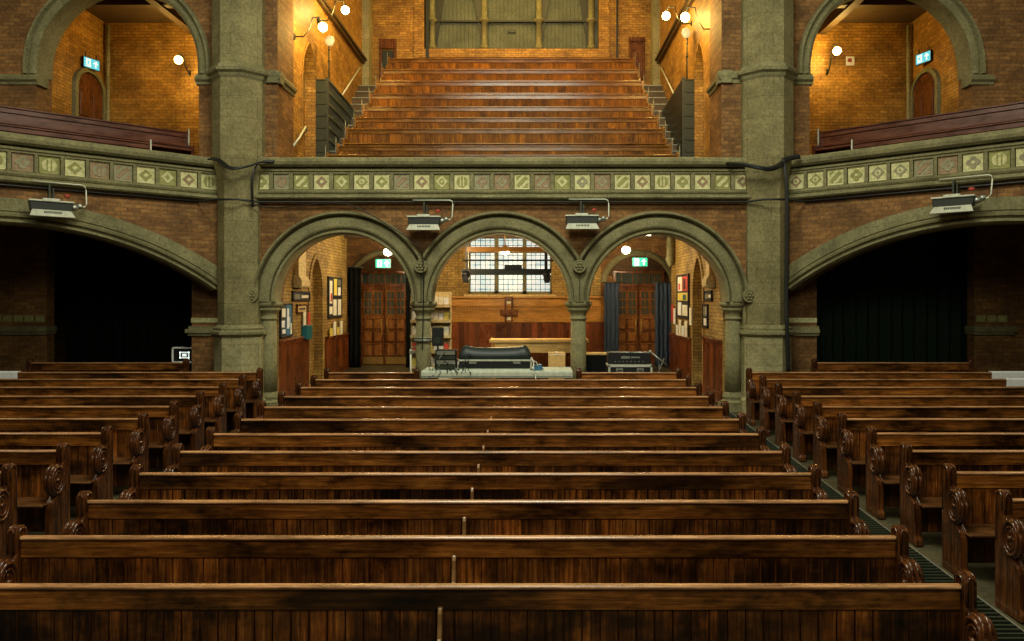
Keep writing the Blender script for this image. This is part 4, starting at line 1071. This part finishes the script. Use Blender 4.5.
for sx in (-w2+.08,w2-.08): b = MB(); b.lathe([(.04,-.02),(.04,.02)], c=(sx,-.1,z0+.04), n=10, axis='x'); b.build('castor', 'black_plastic', t)
t = thing('audio_unit', 'black audio unit with a lit strip on the flight case', 'audio unit', (X(630,14.6),14.75,z1+.01))
b = MB(); b.box(-w2+.0,w2-.02,-.15,.25,0,.24); b.build('body', 'black_plastic', t, bevel=.01)
b = MB(); b.box(-.18,.0,-.158,-.15,.12,.17); b.box(.02,.2,-.156,-.15,.13,.16); b.build('front_strip', 'aluminium', t)
b = MB()
for k in range(8): b.lathe([(.012,0),(.012,-.015)], c=(-.3+.08*k,-.15,.06), n=8, axis='y')
b.build('knobs', 'grey_metal', t)
t = thing('microphone_stand', 'folded microphone stand leaning by the flight case', 'microphone stand', (X(660,14.7),14.8,FZ(14.8)))
g = FZ(14.8)
b = MB(); b.tube([(X(651,14.7)-X(660,14.7),0,Z(352,14.7)-g),(X(668,14.7)-X(660,14.7),-.05,Z(366,14.7)-g)], .016, 8); b.ball((X(651,14.7)-X(660,14.7),0,Z(352,14.7)-g), .035, n=8); b.build('boom', 'aluminium', t)
b = MB(); b.tube([(0,0,.1),(0,0,Z(358,14.7)-g)], .014, 8); b.build('upright', 'black_plastic', t)
for a in range(3):
    b = MB(); b.tube([(0,0,.25),(.28*math.cos(a*2.09+.3),.28*math.sin(a*2.09+.3),.01)], .012, 6); b.build('leg', 'black_plastic', t)
b = MB(); b.tube([(X(650,14.7)-X(660,14.7),.1,.35),(X(666,14.7)-X(660,14.7),.1,Z(359,14.7)-g)], .012, 6); b.build('strut', 'grey_metal', t)
# white framed screen left
t = thing('framed_screen', 'white-framed dark screen standing in the recess beside the brick jamb', 'screen', (X(184,15.9),15.9,FZ(15.9)))
w2 = (X(196,15.9)-X(172.5,15.9))/2; za, zb = Z(363,15.9)-FZ(15.9), Z(347,15.9)-FZ(15.9)
b = MB()
for a in ((-w2,w2,zb-.035,zb),(-w2,w2,za,za+.035),(-w2,-w2+.035,za,zb),(w2-.035,w2,za,zb)): b.box(a[0],a[1],-.03,.03,a[2],a[3])
b.build('frame', 'white_paint', t, bevel=.004)
b = MB(); b.box(-w2+.03,w2-.03,-.01,.01,za+.03,zb-.03); b.build('panel', 'black_plastic', t)
zm = (za+zb)/2
b = MB(); 
for a in ((-.09,.12,zm+.05,zm+.07),(-.09,.12,zm-.07,zm-.05),(-.09,-.07,zm-.07,zm+.07),(.10,.12,zm-.07,zm+.07)): b.box(a[0],a[1],-.02,-.01,a[2],a[3])
b.box(-.03,.06,-.02,-.01,zm-.03,zm+.03); b.box(.0,.12,-.022,-.01,zm-.14,zm-.09); b.build('display_mark', 'sign_white', t)
for sx in (-w2+.04,w2-.04): b = MB(); b.box(sx-.02,sx+.02,-.02,.02,0,za); b.box(sx-.02,sx+.02,-.15,.15,0,.03); b.build('leg', 'grey_metal', t)

# thin pale patches wrapped over the side pews' rails
for k, (xa, xb, i, lb) in enumerate(((X(998,13.7),10.0,11,'pale greenish patch along the rail of the eleventh right side pew'),(X(1012,12.9),9.6,10,'pale greenish patch along the rail of the tenth right side pew, nearer the edge'))):
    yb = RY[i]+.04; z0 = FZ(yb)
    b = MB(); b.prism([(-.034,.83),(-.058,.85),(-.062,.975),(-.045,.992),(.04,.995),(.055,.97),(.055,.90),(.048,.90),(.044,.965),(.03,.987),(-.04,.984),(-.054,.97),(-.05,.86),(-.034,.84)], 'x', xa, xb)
    tag(b.build('pale_rail_patch', 'white_paper', loc=(0,yb,z0)), lb, 'sheet')
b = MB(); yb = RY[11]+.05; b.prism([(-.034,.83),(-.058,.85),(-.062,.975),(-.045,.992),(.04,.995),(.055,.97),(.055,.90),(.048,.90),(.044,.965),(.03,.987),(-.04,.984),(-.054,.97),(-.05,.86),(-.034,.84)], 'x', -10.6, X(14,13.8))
tag(b.build('pale_rail_patch', 'white_paper', loc=(0,yb,FZ(yb))), 'pale patch along the rail of a rear left side pew', 'sheet')

# ------------------------------------------------------------------ heating grille in the aisle
t = thing('floor_grille', 'long cast-iron heating grille let into the aisle floor beside the side pews', 'floor grille', (0,0,0))
b = MB(); xa, xb = 3.70, 4.08
y = 4.2
for x0, x1, m_ in ((xa-.03,xa,0),(xb,xb+.02,0)):
    b.add([(x0,3,FZ(3)+.02),(x1,3,FZ(3)+.02),(x1,14.8,FZ(14.8)+.02),(x0,14.8,FZ(14.8)+.02)], [(0,1,2,3)])
b.build('edge_strip', 'aluminium', t)
b = MB()
y = 3.2
while y < 14.8:
    b.box(xa,xb,y,y+.028,FZ(y)-.02,FZ(y)+.022); y += .07
b.add([(xa,3.1,FZ(3.1)+.004),(xb,3.1,FZ(3.1)+.004),(xb,14.8,FZ(14.8)+.004),(xa,14.8,FZ(14.8)+.004)], [(0,1,2,3)], 1)
b.build('slats', ['iron','blackness'], t)

# ------------------------------------------------------------------ heaters
def heater(x, y, z, rz, label):
    t = thing('radiant_heater', label, 'heater', (x,y,z), rz, 'gas radiant heaters below the gallery front')
    b = MB(); b.prism([(-.33,.10),(.33,.10),(.31,-.06),(-.31,-.06)], 'y', -.14, .06); b.build('housing', 'black_paint', t, bevel=.01)
    b = MB(); b.box(-.34,.34,-.17,.02,.095,.125); b.box(-.14,.12,-.175,.02,.10,.155); b.build('top_plate', 'pale_metal', t, bevel=.005)
    b = MB(); b.add([(-.29,-.15,-.05),(.29,-.15,-.05),(.34,-.26,-.17),(-.34,-.26,-.17),(-.29,-.14,-.055),(.29,-.14,-.055),(.34,-.25,-.18),(-.34,-.25,-.18)], [(0,1,2,3),(7,6,5,4),(0,4,5,1),(1,5,6,2),(2,6,7,3),(3,7,4,0)]); b.build('reflector', 'pale_metal', t)
    b = MB()
    for k in range(9): b.box(-.12+.03*k,-.105+.03*k,-.215,-.175,-.118,-.078)
    b.build('slots', 'black_paint', t)
    b = MB(); b.box(-.03,.0,-.02,.12,.1,.42); b.box(.03,.055,.0,.12,.1,.36); b.build('bracket', 'iron', t)
    b = MB(); b.tube([(-.26,.1,.47),(.5,.1,.47),(.55,.1,.45),(.56,.08,.38),(.56,.0,.12),(.52,-.05,.06),(.34,-.05,.04)], .014, 8); b.build('gas_pipe', 'pale_metal', t)
    b = MB(); b.ball((.44,-.06,.06), .055, n=10); b.lathe([(.05,.30),(.06,.36),(.04,.42)], c=(0,-.05,.03), n=10, axis='x'); b.build('valve', 'aluminium', t)
    b = MB(); b.ball((.26,.02,.24), .06, n=8, sz=.6, sy=.4); b.build('label_tag', 'tag_red', t)
heater(X(424,14.6), 14.72, Z(222,14.6), 0, 'grey radiant heater between the dark-curtained doors arch and window arch')
heater(X(582,14.6), 14.72, Z(221,14.6), 0, 'grey radiant heater between the window arch and blue-curtained doors arch')
def onwing(s, tt, d):
    loc, a = ((WL, WA),(WR,-WA))[s]
    u = 7-tt if s == 0 else tt
    return (loc[0]+u*math.cos(a)-d*math.sin(a), loc[1]+u*math.sin(a)+d*math.cos(a))
x, y = onwing(0, 2.88, -.28); heater(x, y, 4.66, WA, 'grey radiant heater over the wide arch with the white-framed screen')
x, y = onwing(1, 3.05, -.28); heater(x, y, 4.72, -WA, 'grey radiant heater over the wide arch with the black-green curtain')

# pipe and cables on the gallery fronts
P = []
for tt in (7.2,4,.3): x, y = onwing(0, tt, -.06); P.append((x,y,5.03))
P += [(-6.35,14.45,5.03),(-5.9,14.45,5.03),(-5.6,14.86,5.03),(4.4,14.86,5.03),(4.65,14.45,5.03),(5.1,14.45,5.03)]
for tt in (.3,4,7.2): x, y = onwing(1, tt, -.06); P.append((x,y,5.03))
b = MB(); b.tube(P, .022, 8); tag(b.build('conduit_pipe', 'cable_black'), 'long dark conduit pipe running under the gallery parapets', 'pipe')
def swag(pts, r, nstr, name, label, mat='cable_black', seed=1):
    rr = random.Random(seed); t = thing(name, label, 'cable')
    for k in range(nstr):
        off = ((rr.random()-.5)*.06, (rr.random()-.5)*.04, (rr.random()-.5)*.06)
        Q = []
        for i in range(len(pts)-1):
            for j in range(6):
                u = j/6; p0 = pts[max(i-1,0)]; p1 = pts[i]; p2 = pts[i+1]; p3 = pts[min(i+2,len(pts)-1)]
                Q.append(tuple(.5*((2*p1[c])+(-p0[c]+p2[c])*u+(2*p0[c]-5*p1[c]+4*p2[c]-p3[c])*u*u+(-p0[c]+3*p1[c]-3*p2[c]+p3[c])*u**3)+off[c] for c in range(3)))
        Q.append(tuple(pts[-1][c]+off[c] for c in range(3)))
        b = MB(); b.tube(Q, r, 6); b.build('strand', mat, t)
yy = 14.4
swag([(X(733,yy),14.8,Z(160,yy)),(X(745,yy),14.55,Z(163,yy)),(X(757,yy),yy-.02,Z(167,yy)),(X(768,yy),yy-.05,Z(169,yy)),(X(780,yy),yy,Z(165,yy)),(X(791,yy),14.6,Z(157,yy)),(X(803,yy),14.6,Z(154,yy))], .028, 4, 'cable_bundle', 'thick black cable bundle slung across the pier with the long cables', seed=2)
swag([(X(786,yy),14.5,Z(157,yy)),(X(787,yy),14.42,Z(175,yy)),(X(788,yy),14.42,Z(200,yy)),(X(788,yy),14.45,Z(290,yy)),(X(788,yy),14.42,Z(325,yy)),(X(790,yy),14.45,Z(372,yy))], .022, 4, 'cable_bundle', 'long black cables running down the side of the stone pier', seed=3)
swag([(X(205,yy),14.6,Z(157,yy)),(X(215,yy),14.55,Z(159,yy)),(X(227,yy),yy,Z(167,yy)),(X(237,yy),yy-.05,Z(169,yy)),(X(248,yy),14.5,Z(165,yy)),(X(258,yy),14.7,Z(159,yy)),(X(268,yy),14.8,Z(158,yy))], .024, 3, 'cable_bundle', 'black cable bundle slung across the pier with the short cable', seed=4)
swag([(X(252,yy),14.6,Z(164,yy)),(X(249,yy),14.5,Z(180,yy)),(X(248,yy),14.6,Z(207,yy))], .018, 2, 'cable_bundle', 'short black cable hanging at the end of the straight parapet', seed=5)
swag([(X(248,14.7),14.7,Z(205,14.7)),(X(275,14.7),14.8,Z(207,14.7)),(X(300,14.7),14.72,Z(205,14.7)),(X(340,14.7),14.72,Z(203,14.7)),(X(365,14.7),14.72,Z(212,14.7)),(X(382,14.7),14.74,Z(222,14.7)),(X(410,14.7),14.72,Z(240,14.7)),(X(421,14.7),14.70,Z(252,14.7)),(X(422,14.8),14.86,Z(300,14.8)),(X(421,14.8),14.85,Z(350,14.8))], .012, 1, 'wall_cable', 'thin black cable over the arch and down the column by the leaflet rack', seed=6)
b = MB(); zc = Z(341,14.9); b.lathe([(.20,zc-.03),(.21,zc),(.20,zc+.03)], c=(colx[1],15.2,0), n=16); b.lathe([(.195,zc+.04),(.2,zc+.06)], c=(colx[1],15.2,0), n=16); tag(b.build('cable_strap', 'grey_metal'), 'pale strap tied round the cabled column', 'strap')

# ------------------------------------------------------------------ gallery lamps, railings, rails
def arm_lamp(bulb, anchor, label, on=True, mat='bulb_warm', r=.105):
    t = thing('wall_lamp', label, 'wall lamp', anchor)
    d = tuple(bulb[i]-anchor[i] for i in range(3))
    b = MB(); P = [(0,0,0),(d[0]*.35,d[1]*.2,.02),(d[0]*.55,d[1]*.4,d[2]*.6),(d[0]*.65,d[1]*.55,d[2]+.16),(d[0]*.9,d[1]*.85,d[2]+.22),(d[0],d[1],d[2]+.10)]
    b.tube(P, .016, 8); b.build('arm', 'iron', t)
    b = MB(); b.ball(d, r, n=14); b.build('bulb', mat, t)
    b = MB(); b.lathe([(.03,.1),(.05,.06),(.06,.03)], c=d, n=12); b.build('bulb_holder', 'brass', t)
    b = MB(); b.lathe([(.07,-.0),(.07,.03)], c=(0,0,0), n=12, axis='x'); b.build('wall_plate', 'iron', t)
arm_lamp((-4.85,X(0,1)*0+16.7,9.33), (-5.43,16.4,9.0), 'lit wall lamp on a curved arm, nearer one above the short pale handrail')
arm_lamp((-4.85,18.7,10.52), (-5.43,18.3,10.1), 'lit wall lamp on a curved arm, farther one above the dark doorway side')
arm_lamp((3.52,16.55,9.5), (4.08,16.2,9.1), 'lit wall lamp on a curved arm over the wide stairs, in front')
arm_lamp((3.52,18.9,10.45), (4.08,18.5,10.1), 'lit wall lamp on a curved arm over the wide stairs, behind')
def pole_lamp(x, y, z0, z1, label, dx):
    t = thing('pole_lamp', label, 'lamp', (x,y,z0))
    b = MB(); b.tube([(0,0,0),(0,0,z1-z0-.05)], .018, 8); b.ball((0,0,(z1-z0)*.55), .035, n=8); b.ball((0,0,(z1-z0)*.8), .03, n=8); b.build('pole', 'iron', t)
    b = MB(); b.lathe([(.03,-.02),(.11,.0),(.115,.05),(.10,.07)], c=(0,-.02,z1-z0), n=16, axis='y')
    b.ball((dx*.02,0,z1-z0), .12, n=14, sy=.35, sz=1.2); b.build('head', 'bulb_off', t)
pole_lamp(X(329,18.3), 18.3, 8.45, Z(41,18.3), 'unlit pale lamp head on a pole above the black stair railing', 1)
pole_lamp(X(687,18.3), 18.3, 8.45, Z(33,18.3), 'unlit pale lamp head on a pole over the wide stairs', -1)
# room lamps
arm_lamp((X(178.5,18.3),18.3,Z(60,18.3)), (X(188,18.9),18.97,Z(72,18.9)), 'lit wall lamp in the upper room with the dark door', r=.10)
arm_lamp((X(837,18.4),18.4,Z(51,18.4)), (X(828,18.9),18.97,Z(71,18.9)), 'lit wall lamp in the upper room beside the red call point', r=.10)
t = thing('fire_call_point', 'white and red fire call point on the upper room wall', 'call point', (X(849.5,19),18.98,Z(61.5,19)))
b = MB(); b.box(-.11,.11,-.04,0,-.12,.12); b.build('backing', 'white_paint', t, bevel=.01)
b = MB(); b.box(-.07,.03,-.06,-.04,-.04,.06); b.build('button', 'tag_red', t, bevel=.008)
# stair railings with solid mesh
for s in (0,1):
    xw = -5.16 if s == 0 else 3.82
    t = thing('stair_railing', 'black iron railing with stacked rails beside the gallery steps '+('below the dark doorway' if s == 0 else 'below the wooden door'), 'railing', (xw,0,0), 0, 'black railings of the gallery steps')
    y0, y1 = 18.15, 20.9
    zl = lambda Yv: gf[0] + .1 + max(0,(Yv-16.4))*(gf[8]-gf[0])/(GY[8]-GY[0])
    ztop = 8.55; 
    def top(Yv): return ztop - (Yv-y0)*.03
    for k in range(6):
        zz = ztop - .30*k
        ye = y1
        # rail rises gently; stops where it meets the stairs
        yv = y0
        while yv < y1 and top(yv) - .30*k > zl(yv)-.1: yv += .05
        b = MB(); b.tube([(0,y0,zz),(0,yv,top(yv)-.30*k)], .045, 6); b.build('rail', 'railing_paint', t)
    n = 34
    b = MB()
    for k in range(n+1):
        yv = y0 + (y1-y0)*k/n
        if top(yv) > zl(yv)-.1: b.box(-.012,.012,yv-.012,yv+.012,zl(yv)-.3,top(yv))
    b.build('balusters', 'railing_paint', t)
    b = MB(); P = []
    for k in range(21):
        yv = y0+(y1-y0)*k/20
        P.append((yv, max(zl(yv)-.4, 5.3)))
    P += [(y1, max(top(y1),zl(y1)-.4)), (y0, ztop)]
    b.prism(P, 'x', -.04, -.02); b.build('sheet', 'black_paint', t)
    b = MB(); b.box(-.04,.04,y0-.04,y0+.04,5.8,ztop+.05); b.box(-.28,.02,y0-.02,y0+.02,5.9,ztop-.02) if s == 0 else b.box(-.02,.26,y0-.02,y0+.02,5.9,ztop-.02)
    for k in range(9): (b.box(-.28,-.02,y0-.04,y0,ztop-.3*k-.03,ztop-.3*k) if s == 0 else b.box(.02,.26,y0-.04,y0,ztop-.3*k-.03,ztop-.3*k))
    b.build('newel', 'railing_paint', t)
def handrail(P, label, mat='pale_metal', r=.025):
    t = thing('handrail', label, 'handrail'); b = MB(); b.tube(P, r, 8); b.build('rail', mat, t)
    b = MB()
    for p in (P[0], P[-1]): 
        sx = -1 if p[0] < 0 else 1
        b.tube([p, (p[0]+sx*.1,p[1],p[2]-.05)], .012, 6)
    b.build('bracket', 'iron', t)
handrail([(-5.36,16.15,6.45),(-5.36,16.6,6.75),(-5.36,17.05,7.1),(-5.36,17.12,7.0)], 'short pale handrail on the brick wall beside the pointed gallery doorway')
handrail([(-5.36,20.3,8.75),(-5.36,22.4,10.2)], 'sloping pale handrail high on the wall behind the black railing under the unlit lamp')
handrail([(4.02,20.3,8.75),(4.02,22.4,10.2)], 'sloping pale handrail high on the wall above the wide stairs')

# ------------------------------------------------------------------ shell of the nave behind the camera (unseen, keeps the light in)
struct('unseen_wall_nave_left', bx(-14.2,-14,-3,15,-.5,14.2), 'red_brick')
struct('unseen_wall_nave_right', bx(12.9,13.1,-3,15,-.5,14.2), 'red_brick')

# ------------------------------------------------------------------ LIGHT
def area(name, loc, size, power, col, target, sy=None, spread=180):
    l = bpy.data.lights.new(name, 'AREA'); l.shape = 'RECTANGLE'; l.size = size; l.size_y = sy or size; l.energy = power; l.color = col; l.spread = math.radians(spread)
    o = bpy.data.objects.new(name, l); COL.objects.link(o); o.location = loc
    o.rotation_euler = (Vector(target)-Vector(loc)).to_track_quat('-Z','Y').to_euler(); return o
def point(name, loc, power, col, r=.12):
    l = bpy.data.lights.new(name, 'POINT'); l.energy = power; l.color = col; l.shadow_soft_size = r
    o = bpy.data.objects.new(name, l); COL.objects.link(o); o.location = loc; return o
WARM = (1,.64,.16); WH = (1,.80,.48); HALL = (1,.98,.76)
area('nave_hall_light', (-.5,6.0,13), 5, 1350, HALL, (-.5,10,0), 4)
area('nave_front_light', (-.5,-1,9), 6, 420, HALL, (-.5,15,4), 3)
# area lights added high at the nave sides, standing for unseen windows
area('nave_side_light_left', (-13.5,9,10), 3, 160, (1,.9,.6), (0,10,1), 3)
area('nave_side_light_right', (12.4,9,10), 3, 160, (1,.9,.6), (0,10,1), 3)
for nme, p in (('gallery_lamp', (-4.7,16.6,9.2)),('gallery_lamp', (-4.7,18.65,10.4)),('gallery_lamp', (3.4,16.5,9.35)),('gallery_lamp', (3.4,18.85,10.35))):
    point(nme, p, 105, WARM, .1)
area('gallery_ceiling_light', (-.65,20.5,13.9), 5, 430, WARM, (-.65,20.5,8), 4)
point('room_lamp', (X(178.5,18.2),18.15,Z(60,18.3)), 95, WARM, .1)
point('room_lamp', (X(837,18.2),18.25,Z(51,18.4)), 95, WARM, .1)
point('vestibule_lamp', (X(388,20),19.8,Z(254,20)-.2), 80, WH, .12)
point('vestibule_lamp', (X(626,20),19.8,Z(252,20)-.2), 85, WH, .12)
point('vestibule_lamp', (X(505,18.2),18.2,Z(253,18.2)-.2), 280, (1,.7,.32), .12)
point('vestibule_front_fill', (-3.9,16.6,4.5), 30, WH, .12)  # fill lights added just behind the arcade, without fixtures
point('vestibule_front_fill', (-1.9,15.75,4.2), 80, WH, .12)  # added to brighten the leaflet rack, no lamp hangs here
point('vestibule_front_fill', (2.6,16.6,4.5), 28, WH, .12)
w = bpy.data.worlds.new('world'); SC.world = w; w.use_nodes = True
bg = w.node_tree.nodes['Background']; bg.inputs[0].default_value = (.5,.55,.4,1); bg.inputs[1].default_value = .05

# ------------------------------------------------------------------ CAMERA
cam = bpy.data.cameras.new('camera'); co = bpy.data.objects.new('camera', cam); COL.objects.link(co)
cam.sensor_fit = 'HORIZONTAL'; cam.sensor_width = 36; cam.lens = 36*720/1024
cam.shift_x = (512-532)/1024; cam.shift_y = (297-320.5)/1024
co.location = (0,0,CAMZ); co.rotation_euler = (PI/2,0,0); cam.clip_end = 100; cam.clip_start = .05
SC.camera = co
SC.view_settings.view_transform = 'Standard'; SC.view_settings.look = 'None'; SC.view_settings.gamma = 1; SC.view_settings.use_curve_mapping = False
SC.view_settings.exposure = 0.0
